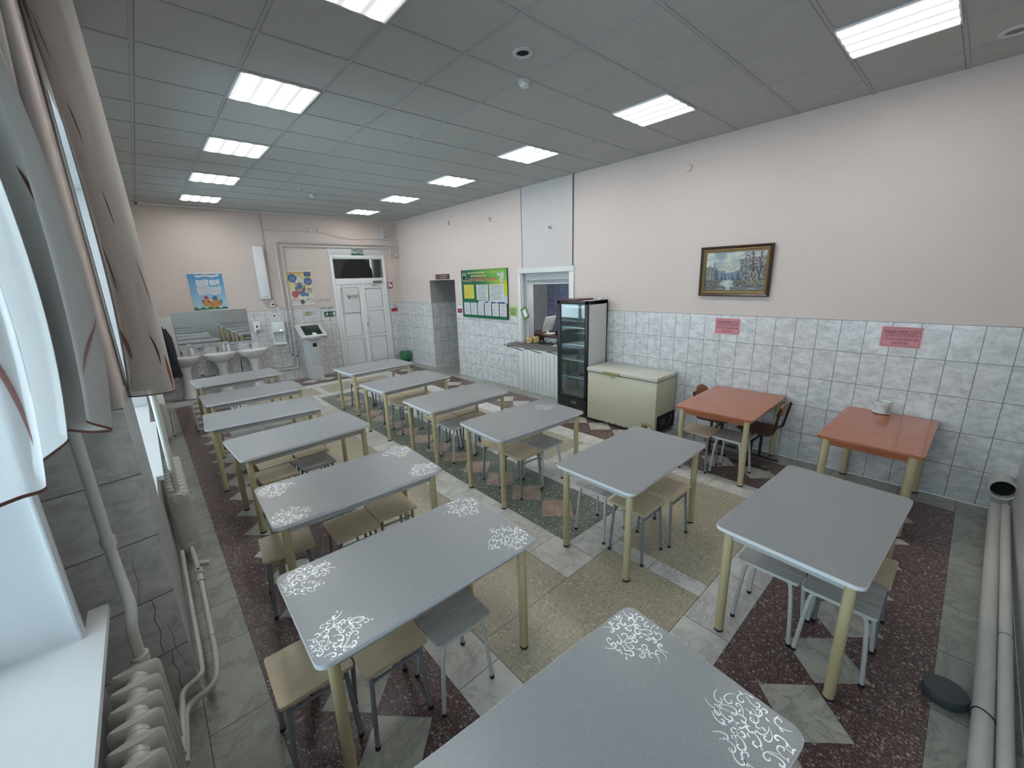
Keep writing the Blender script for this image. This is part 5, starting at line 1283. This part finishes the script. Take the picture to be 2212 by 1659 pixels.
def bee():
    o = thing('paper_decoration', 'small printed decoration with two brown rings on the tiles above the kiosk', 'decoration'); m4 = FW(2.74, 1.50, .002)
    b = B(); b.box((-.12, -.055, 0), (.14, .055, .0012), M['m_pap'], 0, m4)
    for cx in (-.055, .01):
        pts = [m4 @ V(cx + .042 * cos(a), .03 + .042 * sin(a), .004) for a in [2 * pi * k / 20 for k in range(20)]]; b.tube(pts, .008, M['brass'], 6, closed=True)
    b.prism([m4 @ V(*q, .0015) for q in ((-.11, -.075), (.13, -.06), (.13, -.02), (.06, .0), (-.11, -.03))], (0, -.001, 0), M['leg_white']); b.build('print', o)
M['m_pap'] = plain('cream_paper', (.52, .51, .44), .6)
bee()
for i, x in enumerate((3.0, 3.12, 3.25)):
    b = B(); m4 = FW(x, 1.865, .002); b.box((-.04, -.035, 0), (.04, .035, .010), M['paint'], .004, m4); b.box((-.022, -.028, .010), (.022, .02, .014), M['pvc_dim'], .002, m4)
    b.build('light_switch', None, ('light switch nearest the yellow poster, of three in a row', 'middle light switch of three in a row beside the door', 'light switch nearest the door frame, of three in a row')[i], 'switch', 'cream light switches by the door')
def doorposter():
    o = thing('door_poster', 'white sheet with a checkmark taped to the window-side door leaf', 'poster'); m4 = basis((3.80, YF - .020, 1.79), (1, 0, 0), (0, 0, 1), (0, -1, 0))
    b = B(); b.box((-.215, -.32, 0), (.215, .32, .002), M['paper'], 0, m4)
    for (a, c) in (((-.215, -.32), (-.208, .32)), ((.205, -.32), (.215, .32)), ((-.215, -.32), (.215, -.312)), ((-.215, .312), (.215, .32))): b.box((a[0], a[1], .0021), (c[0], c[1], .003), M['red_d'] if c[0] - a[0] > .0085 or a[1] < 0 and c[1] < 0 else M['ink_grey'], 0, m4)
    b.build('sheet', o)
    b = B(); P = lambda pts, mt: b.prism([m4 @ V(x, yy, .003) for x, yy in pts], (0, -.0006, 0), mt)
    P([(-.11, .13), (-.085, .13), (-.045, .06), (-.055, .03)], M['sign_blue']); P([(-.055, .03), (-.035, .03), (.0, .13), (-.02, .13)], M['red_d']); P([(-.075, .13), (-.06, .13), (-.035, .09), (-.045, .075)], M['leg_grey']); b.build('checkmark', o)
    T = Matrix.Translation
    for k, s in enumerate(('ВЫБОРЫ', 'ПРЕЗИДЕНТА', 'РОССИИ')): text(s, .034, M['ink'], o, m4 @ T((.10, .118 - k * .032, .003)))
    b = B(); b.box((.02, .012, .002), (.15, .020, .003), M['ink_grey'], 0, m4); b.box((-.03, -.16, .002), (.03, -.15, .003), M['ink_grey'], 0, m4); b.box((-.1, -.10, .002), (.1, -.097, .003), M['ink_grey'], 0, m4); b.build('small_print', o)
doorposter()
def kiosk():
    o = thing('touch_kiosk', 'light grey information kiosk with a tilted dark screen beside the yellow poster', 'kiosk', (2.62, 8.25, 0), rad(6))
    b = B(); fr = [(-.12, -.10), (.12, -.10), (.16, .18), (-.16, .18)]
    b.prism([(x, yy, .0) for x, yy in fr], (0, 0, 1.06), M['kiosk']); b.box((-.085, -.108, .35), (.085, -.099, 1.02), M['kiosk'], .003); b.build('pedestal', o)
    b = B(); b.box((-.05, -.114, .78), (.05, -.107, .87), M['blackp'], .004); b.build('card_reader', o)
    b = B(); b.tube([(0, -.114, .98), (0, -.105, .98)], .008, M['steel'], 10); b.build('lock', o)
    M4 = Matrix.Translation((0, -.03, 1.15)) @ Matrix.Rotation(rad(40), 4, 'X')
    b = B(); b.box((-.29, -.22, -.05), (.29, .22, .03), M['kiosk'], .012, M4); b.box((-.12, -.235, -.05), (.12, -.215, .0), M['kiosk'], .004, M4); hd = b.build('screen_housing', o)
    b = B(); b.box((-.20, -.155, .0305), (.20, .155, .034), M['screen'], .002, M4); b.build('screen', hd)
kiosk()
def bin_():
    o = thing('waste_bin', 'dark bin with a green liner bag in the far corner by the door', 'bin', (5.04, 8.38, 0))
    b = B(); b.lathe([(.11, 0), (.115, .01), (.14, .27), (.145, .29)], (0, 0, 0), M['blackp'], 24); b.build('bucket', o)
    b = B(); rnd = random.Random(2); N = 36
    prof = [(.133, .10), (.147, .20), (.152, .27), (.158, .295), (.150, .305), (.135, .26), (.11, .12)]; rings = []
    for r, z in prof: rings.append([b.bm.verts.new(((r + rnd.uniform(-.004, .004)) * cos(2 * pi * k / N), (r + rnd.uniform(-.004, .004)) * sin(2 * pi * k / N), z + rnd.uniform(-.012, .012))) for k in range(N)])
    mi = b.mi(M['green_bag'])
    for p, q in zip(rings, rings[1:]):
        for k in range(N): f = b.bm.faces.new((p[k], p[(k + 1) % N], q[(k + 1) % N], q[k])); f.material_index = mi; f.smooth = True
    b.build('liner_bag', o)
bin_()
# signs beside the door, in the corner
o = thing('phone_sign', 'red framed fire telephone sign beside the double door', 'sign'); m4 = FW(4.895, 2.13, .002)
b = B(); b.box((-.075, -.085, 0), (.085, .075, .0015), M['red_d'], 0, m4); b.prism([m4 @ V(*q, .0016) for q in ((-.055, .055), (.01, .055), (.065, .0), (.065, -.055), (-.055, -.055))], (0, -.0006, 0), M['white_ink']); b.build('panel', o)
b = B(); b.tube([m4 @ V(*q, .004) for q in ((-.035, .03), (-.03, -.01), (-.005, -.035), (.04, -.04))], .009, M['red'], 8); b.build('pictogram', o)
o = thing('alarm_button', 'small dark wall button above a red strip beside the door', 'button', (5.0, YF, 1.57))
b = B(); b.box((-.045, -.03, -.045), (.045, -.001, .045), M['leg_grey'], .006); b.build('housing', o)
b = B(); b.box((-.025, -.036, -.025), (.025, -.03, .025), M['paper'], .003); b.build('push_plate', o)
b = B(); b.box((-.09, -.045, 0), (.09, .045, .0015), M['red'], 0, FW(4.96, 1.465, .002)); b.box((-.05, -.006, .0016), (.05, .006, .0022), M['ink'], 0, FW(4.96, 1.465, .002)); b.build('red_strip_sign', None, 'small red strip sign under the dark wall button', 'sign')
conduit('wall_cable', bend([(5.03, YF - .006, 2.86), (5.07, YF - .006, 2.3), (5.02, YF - .006, 1.62)], .1), .004, 'thin cable dropping to the dark wall button by the door', 'cable', M['paint'], 6)
conduit('wall_cable', [(4.82, YF - .01, 2.34), (4.98, YF - .012, 2.33), (5.15, YF - .012, 2.35), (XR - .01, YF - .15, 2.35), (XR - .01, YF - .3, 2.33)], .006, 'short loose cable over the red telephone sign', 'cable', M['paint'], 6)
b = B(); b.lathe([(.022, 0), (.024, -.012), (.012, -.026), (.001, -.028)], (0, 0, 0), M['blackp'], 16); b.build('dome_camera', None, 'tiny black dome camera in the far upper corner near the curtain', 'camera', None, None, True, (.02, YF - .05, H - .0))
# coat on its hook, white panel behind it
def coat():
    o = thing('hanging_coat', 'long black coat hanging on a hook beside the sinks', 'coat', (-.13, 7.99, 0))
    b = B(); N = 44; rings = []
    prof = [(1.585, .030, .030, .02), (1.57, .05, .04, .0), (1.52, .085, .06, .0), (1.42, .125, .08, -.005), (1.30, .145, .09, -.01), (1.10, .165, .10, -.01), (.9, .18, .105, -.01), (.7, .19, .105, -.005), (.56, .20, .10, .0), (.54, .195, .095, .0)]
    for z, sx, sy, dx in prof:
        r = []
        for k in range(N):
            a = 2 * pi * k / N; w = 1 + .10 * sin(a * 7 + z * 3) * min(1, (1.6 - z) * 2.2) + .05 * sin(a * 13 + z * 5)
            r.append(b.bm.verts.new((dx + sx * w * cos(a), sy * w * sin(a), z + .012 * sin(a * 5) * (1.6 - z))))
        rings.append(r)
    mi = b.mi(M['coat'])
    for p, q in zip(rings, rings[1:]):
        for k in range(N): f = b.bm.faces.new((p[k], p[(k + 1) % N], q[(k + 1) % N], q[k])); f.material_index = mi; f.smooth = True
    f = b.bm.faces.new(rings[0]); f.material_index = mi; f = b.bm.faces.new(rings[-1]); f.material_index = mi
    b.build('body', o)
    for s, dz in ((1, 0), (-1, .0)):
        b = B(); b.tube([(s * .08, -.02, 1.47), (s * .13, -.05, 1.30), (s * .145, -.07, 1.02), (s * .145, -.08, .84)], [.055, .062, .058, .05], M['coat'], 14); b.build('sleeve', o)
    b = B(); b.tube([(-.04, -.05, 1.58), (.03, -.09, 1.53), (.09, -.07, 1.44)], [.03, .04, .025], M['coat'], 10); b.build('collar', o)
    b = B(); b.tube(bend([(-.29, 0, 1.72), (-.06, 0, 1.72), (.02, 0, 1.66), (.045, 0, 1.60), (.0, 0, 1.592), (-.02, 0, 1.62)], .03), .005, M['steel'], 8)
    b.build('coat_hook', None, 'metal hook holding the black coat', 'hook', None, None, True, (-.11, 7.99, 0))
coat()
b = B(); b.box((-.42, YF - .012, .66), (.14, YF - .002, 1.67), M['pvc_dim'], .003); b.build('wall_panel', None, 'plain pale panel on the wall behind the coat', 'panel')
b = B(); b.tube([(.42, YF - .05, .42), (.46, YF - .12, .40), (.55, YF - .10, .36), (.66, YF - .08, .38)], .022, M['leg_grey'], 10); b.build('drain_pipe', None, 'grey drain pipe under the sinks beside the middle pedestal', 'pipe')
b = B(); b.tube([(1.17, YF - .05, .62), (1.15, YF - .09, .5), (1.16, YF - .09, .35), (1.2, YF - .05, .3)], .009, M['blackp'], 8); b.build('flexible_hose', None, 'thin dark hose under the sinks beside the last pedestal', 'hose')

# ================================================================== WINDOW SIDE: radiators, pipes, curtains
def radiator(name, lab, x0, x1, y1, n, pitch, zb, zt, mat):
    o = thing(name, lab, 'radiator', (x0, y1, 0), 0, 'cast iron radiators'); w = x1 - x0
    first = None
    for k in range(n):
        if first is None:
            b = B(); N = 12
            # one section: a flat loop with a lens-shaped crown, slightly pinched at the waist
            def ring(z, sx, sy, dx=0): return [b.bm.verts.new((w / 2 + dx + sx * cos(2 * pi * i / 24) * (1 - .0 * abs(sin(2 * pi * i / 24))), -pitch / 2 + sy * (abs(sin(2 * pi * i / 24)) ** 1.3) * (1 if sin(2 * pi * i / 24) >= 0 else -1), z)) for i in range(24)]
            hp = pitch * .47; prof = [(zb, .32 * w, hp * .4), (zb + .012, .45 * w, hp * .6), (zb + .05, .5 * w, hp * .8), (zb + .12, .5 * w, hp * .42), (zt - .12, .5 * w, hp * .42), (zt - .05, .5 * w, hp * .8), (zt - .012, .49 * w, hp * .62), (zt, .44 * w, hp * .36)]
            rg = [ring(*q) for q in prof]; mi = b.mi(mat)
            for p, q in zip(rg, rg[1:]):
                for i in range(24): f = b.bm.faces.new((p[i], p[(i + 1) % 24], q[(i + 1) % 24], q[i])); f.material_index = mi; f.smooth = True
            for q in (rg[0], rg[-1]): f = b.bm.faces.new(q); f.material_index = mi
            for zz in (zt - .041, zb + .05): b.tube([(w / 2, -.001, zz), (w / 2, -pitch + .001, zz)], .037, mat, 16)
            first = b.build('section', o); s = first
        else: s = dup(first, parent=o)
        s.location = (0, -k * pitch, 0)
    return o
radiator('radiator', 'nearest cast iron radiator, large white fins seen from above beside the near sill', -.675, -.51, .045, 12, .098, .10, .62, M['pipe_paint'])
radiator('radiator', 'second cast iron radiator beyond the cracked tile pier, under the white sill', -.405, -.27, 2.72, 12, .082, .12, .655, M['pipe_paint'])
radiator('radiator', 'farthest cast iron radiator by the window wall, half hidden by the curtain', -.405, -.27, 6.0, 9, .082, .12, .655, M['pipe_paint'])
PP = M['pipe_paint']
def pipe(lab, pts, r, rr=.06, fit=()):
    o = thing('heating_pipe', lab, 'pipe')
    b = B(); b.tube(bend(pts, rr, 7), r, PP, 14); b.build('tube', o)
    for (p, q, rf) in fit:
        b = B(); b.tube([p, q], rf, PP, 14); b.build('coupling', o)
    return o
pipe('thick riser pipe bending down into the nearest radiator, in front of the cracked tiles', [(-.585, .235, H - .02), (-.585, .235, 1.22), (-.585, .235, 1.02), (-.56, .10, .84), (-.575, .06, .77), (-.575, .055, .60)], .021, .09,
     [((-.585, .235, 1.10), (-.585, .235, 1.14), .027), ((-.575, .055, .60), (-.575, .055, .635), .033)])
pipe('thick vertical riser pipe in front of the second radiator', [(-.335, 1.80, H - .02), (-.335, 1.80, .64)], .0225, .05, [((-.335, 1.80, .63), (-.335, 1.80, .665), .03)])
pipe('wall-side low heating pipe running along the foot of the tiled pier', [(-.52, -.1, .15), (-.50, .285, .15), (-.405, .30, .17), (-.40, .46, .18), (-.40, 1.72, .18)], .014, .07)
pipe('aisle-side low heating pipe with a valve, rounding the pier corner', [(-.52, -.1, .09), (-.50, .235, .09), (-.355, .24, .12), (-.335, .40, .17), (-.33, .60, .20), (-.325, 1.0, .24), (-.325, 1.12, .27)], .016, .08,
     [((-.325, 1.06, .255), (-.325, 1.12, .27), .023), ((-.332, .54, .19), (-.331, .58, .195), .019)])
o = thing('pipe_valve', 'painted valve on the aisle-side low heating pipe', 'valve', (-.325, 1.15, .275))
b = B(); b.tube([(0, -.03, 0), (0, .03, 0)], .026, PP, 12); b.tube([(0, 0, 0), (0, 0, .03)], .018, PP, 12); b.build('body', o)
b = B(); b.tube([(0, 0, .03), (0, 0, .034)], .009, M['blackp'], 10); b.build('spindle', o)
pipe('stub of pipe linking the painted valve to the second radiator', [(-.325, 1.18, .28), (-.33, 1.5, .20), (-.34, 1.76, .17)], .016, .06, [((-.26, 1.42, .17), (-.335, 1.42, .20), .02)])
# conduits on the painted part of the pier
conduit('wall_conduit', [(XW - .012, .385, 1.68), (XW - .012, .385, H - .01)], .024, 'thick painted conduit at the corner of the pier, ending above the tiles', 'conduit', M['paint'], 16)
conduit('wall_conduit', [(XW - .075, .376, 1.68), (XW - .075, .376, H - .01)], .009, 'thin painted conduit on the side of the pier', 'conduit', M['paint'], 8)

def catmull(P, n):
    out = []; L = len(P)
    for i in range(L - 1):
        p0, p1, p2, p3 = P[max(i - 1, 0)], P[i], P[i + 1], P[min(i + 2, L - 1)]
        for k in range(n):
            t = k / n; out.append(tuple(.5 * (2 * b + (c - a) * t + (2 * a - 5 * b + 4 * c - d) * t * t + (3 * b - a - 3 * c + d) * t ** 3) for a, b, c, d in zip(p0, p1, p2, p3)))
    out.append(tuple(P[-1])); return out
class Cloth:
    def __init__(s, bot, mid, top, n=8):
        """bot, mid, top: lists of (x, y, z) with one length; the sheet runs between them"""
        s.c = [catmull(q, n) for q in (bot, mid, top)]; s.N = len(s.c[0])
    def P(s, u, v, off=0.0):
        f = u * (s.N - 1); i = min(int(f), s.N - 2); t = f - i
        def at(c): return Vector(c[i]).lerp(Vector(c[i + 1]), t)
        a, b, c = at(s.c[0]), at(s.c[1]), at(s.c[2])
        # quadratic through the three
        w = a * (2 * (v - .5) * (v - 1)) + b * (-4 * v * (v - 1)) + c * (2 * v * (v - .5))
        if off:
            e = .002; du = s.P(min(1, u + e), v) - s.P(max(0, u - e), v); dv = s.P(u, min(1, v + e)) - s.P(u, max(0, v - e)); n = du.cross(dv)
            if n.length > 0: w = w + n.normalized() * off
        return w
    def mesh(s, name, mat, parent, rows=40):
        b = B(); g = [[b.bm.verts.new(s.P(i / (s.N - 1), j / rows)) for i in range(s.N)] for j in range(rows + 1)]; mi = b.mi(mat)
        for j in range(rows):
            for i in range(s.N - 1): f = b.bm.faces.new((g[j][i], g[j][i + 1], g[j + 1][i + 1], g[j + 1][i])); f.material_index = mi; f.smooth = True
        return b.build(name, parent, recalc=False)
    def hem(s, parent, h=.012):
        b = B(); n = s.N * 2; mi = b.mi(M['hem'])
        for off in (.0015, -.0015):
            r = [(s.P(i / n, 0, off), s.P(i / n, h / 2.0, off)) for i in range(n + 1)]
            for (p, q), (p2, q2) in zip(r, r[1:]): b.face([p, p2, q2, q], M['hem'])
        b.build('hem', parent, recalc=False)
    def stroke(s, parent, u0, v0, u1, v1, w, bow, mat, name='printed_leaf'):
        b = B(); n = 16
        for off in (.002, -.002):
            L = []
            for k in range(n + 1):
                t = k / n; u = u0 + (u1 - u0) * t; v = v0 + (v1 - v0) * t; sw = w * sin(pi * t) ** .8 * (1.2 - .4 * t); u += bow * sin(pi * t)
                u = max(.002, min(.998, u)); a = max(0, min(1, u - sw / 2)); c = max(0, min(1, u + sw / 2)); L.append((s.P(a, v, off), s.P(c, v, off)))
            for (p, q), (p2, q2) in zip(L, L[1:]): b.face([p, q, q2, p2], mat)
        b.build(name, parent, recalc=False)
def curtains():
    # sheer drape beside the camera
    zh = 1.70; zt = 3.62
    path = [(-.86, -1.05), (-.80, -.92), (-.74, -.74), (-.66, -.70), (-.60, -.655), (-.555, -.62), (-.60, -.42), (-.555, -.16), (-.59, .02), (-.50, -.10), (-.445, -.12), (-.50, -.13, 1.75), (-.46, -.07, 1.76), (-.53, .07, 1.76), (-.59, .10, 1.80), (-.50, .14, 1.85), (-.56, .16, 1.92)]
    path = [(*q, 1.70) if len(q) == 2 else q for q in path]; n_ = len(path) - 1
    mid = [(x + .02 + (.0 if i < 6 else .012), y * .97, 2.55) for i, (x, y, z) in enumerate(path)]
    top = [(-.80 + .40 * i / n_ + (.018 if i % 2 else -.018), -1.15 + 1.26 * i / n_, zt) for i in range(n_ + 1)]
    bot = path
    o = thing('sheer_curtain', 'sheer whitish curtain with reddish petals nearest the camera, bright against the window', 'curtain')
    c = Cloth(bot[:9], mid[:9], top[:9]); c.mesh('cloth', M['sheer_lit'], o); c.hem(o)
    c2 = Cloth(bot[7:], mid[7:], top[7:]); c2.mesh('cloth', M['sheer_shaded'], o); c2.hem(o)
    for q in ((.20, .52, .24, .38, .020, .012, M['stemink']), (.34, .26, .42, .12, .010, .012, M['petal']), (.46, .62, .48, .50, .012, .01, M['stemink'])): c2.stroke(o, *q)
    for q in ((.42, .30, .58, .08, .026, .03, M['petal']), (.30, .28, .36, .05, .016, .012, M['petal']), (.22, .42, .25, .12, .010, .01, M['petal']), (.44, .40, .47, .26, .008, .006, M['stemink']), (.50, .75, .52, .60, .006, .006, M['stemink']), (.12, .40, .16, .18, .012, .01, M['petal']), (.62, .34, .66, .14, .008, .006, M['stemink']), (.36, .55, .38, .42, .006, .005, M['stemink'])): c.stroke(o, *q)
    # second drape gathered over the pier edge
    p2 = [(-.425, 1.22), (-.43, 1.04), (-.385, .985), (-.31, .965), (-.24, .975), (-.215, 1.05), (-.245, 1.20), (-.40, 1.17), (-.405, 1.34), (-.30, 1.52), (-.225, 1.70), (-.24, 1.90)]
    bot = [(x, y, 1.60) for x, y in p2]; mid = [(-.30 + (x + .32) * .80 - .0, y - .02, 2.45) for x, y in p2]
    top = [(-.345 + (x + .32) * .80 * 1.0 + (.01 if i % 2 else -.01), y - .05 + (0), 3.70) for i, (x, y) in enumerate(p2)]
    o = thing('sheer_curtain', 'greyish sheer curtain with an orange petal at its lower corner, hanging past the pier', 'curtain')
    c = Cloth(bot, mid, top); c.mesh('cloth', M['sheer'], o); c.hem(o, .010)
    for q in ((.37, .16, .40, .005, .030, 0, M['orangep']), (.30, .24, .33, .12, .012, .01, M['stemink']), (.14, .50, .17, .36, .010, .008, M['stemink']), (.24, .62, .26, .53, .006, .004, M['stemink']), (.33, .46, .36, .32, .010, .004, M['petal']), (.20, .78, .22, .70, .006, .004, M['stemink']), (.16, .92, .19, .84, .006, .004, M['stemink']), (.12, .26, .17, .15, .035, .01, M['petal_soft'])): c.stroke(o, *q)
    r = thing('curtain_rail', 'curtain rail under the ceiling by the windows', 'curtain rail')
    b = B(); b.box((-.40, -1.3, H - .03), (-.31, 4.2, H - .006), M['pvc'], .004); b.build('rail', r)
M['petal_soft'] = fabric('faded_petal', (.40, .26, .25), .9, .35)
curtains()

# ================================================================== NEAR WALL: pipes, stub, disc
o = thing('heating_pipe', 'thicker white pipe along the near wall in the lower right corner', 'pipe')
b = B(); b.tube([(1.2, -2.485, .13), (4.93, -2.565, .15)], .037, PP, 20); b.build('tube', o)
for x in (2.62, 3.25, 3.9):
    b = B(); yy = -2.485 - (x - 1.2) / 3.73 * .08; b.tube([(x, yy, .136), (x + .012, yy, .136)], .0395, PP, 20); b.build('weld_ring', o)
b = B(); b.tube([(2.30 + .01 * sin(a * 2), -2.508 + .041 * cos(a), .135 + .041 * sin(a)) for a in [2 * pi * k / 20 for k in range(20)]], .003, M['blackp'], 6, closed=True); b.build('wire_tie', o)
o = thing('heating_pipe', 'thinner white pipe next to the wall in the lower right corner', 'pipe')
b = B(); b.tube([(1.2, -2.558, .13), (4.93, -2.622, .17)], .028, PP, 18); b.build('tube', o)
for x in (3.45, 3.0): b = B(); yy = -2.558 - (x - 1.2) / 3.73 * .064; b.tube([(x, yy, .15), (x + .008, yy, .15)], .0295, M['leg_grey'], 16); b.build('weld_ring', o)
o = thing('pipe_sleeve', 'wide white pipe sleeve with a black opening at the corner end of the two pipes', 'pipe')
M4 = Matrix.Translation((5.228, -2.585, .275)) @ Vector((-1, -.02, .06)).to_track_quat('Z', 'Y').to_matrix().to_4x4()
b = B(); b.lathe([(.088, 0), (.088, .19), (.092, .195), (.092, .225), (.086, .230), (.076, .228), (.074, .14)], (0, 0, 0), PP, 32, M4=M4); b.build('sleeve', o)
b = B(); b.lathe([(.0735, .15), (.001, .151)], (0, 0, 0), M['vent_dark'], 32, M4=M4); b.build('opening', o)
o = thing('iron_disc', 'dark grey round iron block on the floor by the pipes in the lower right corner', 'weight', (2.475, -2.395, 0), 0)
b = B(); b.lathe([(.084, 0), (.088, .006), (.087, .050), (.084, .055), (.001, .055)], (0, 0, 0), M['rubber_disc'], 36); b.build('block', o)
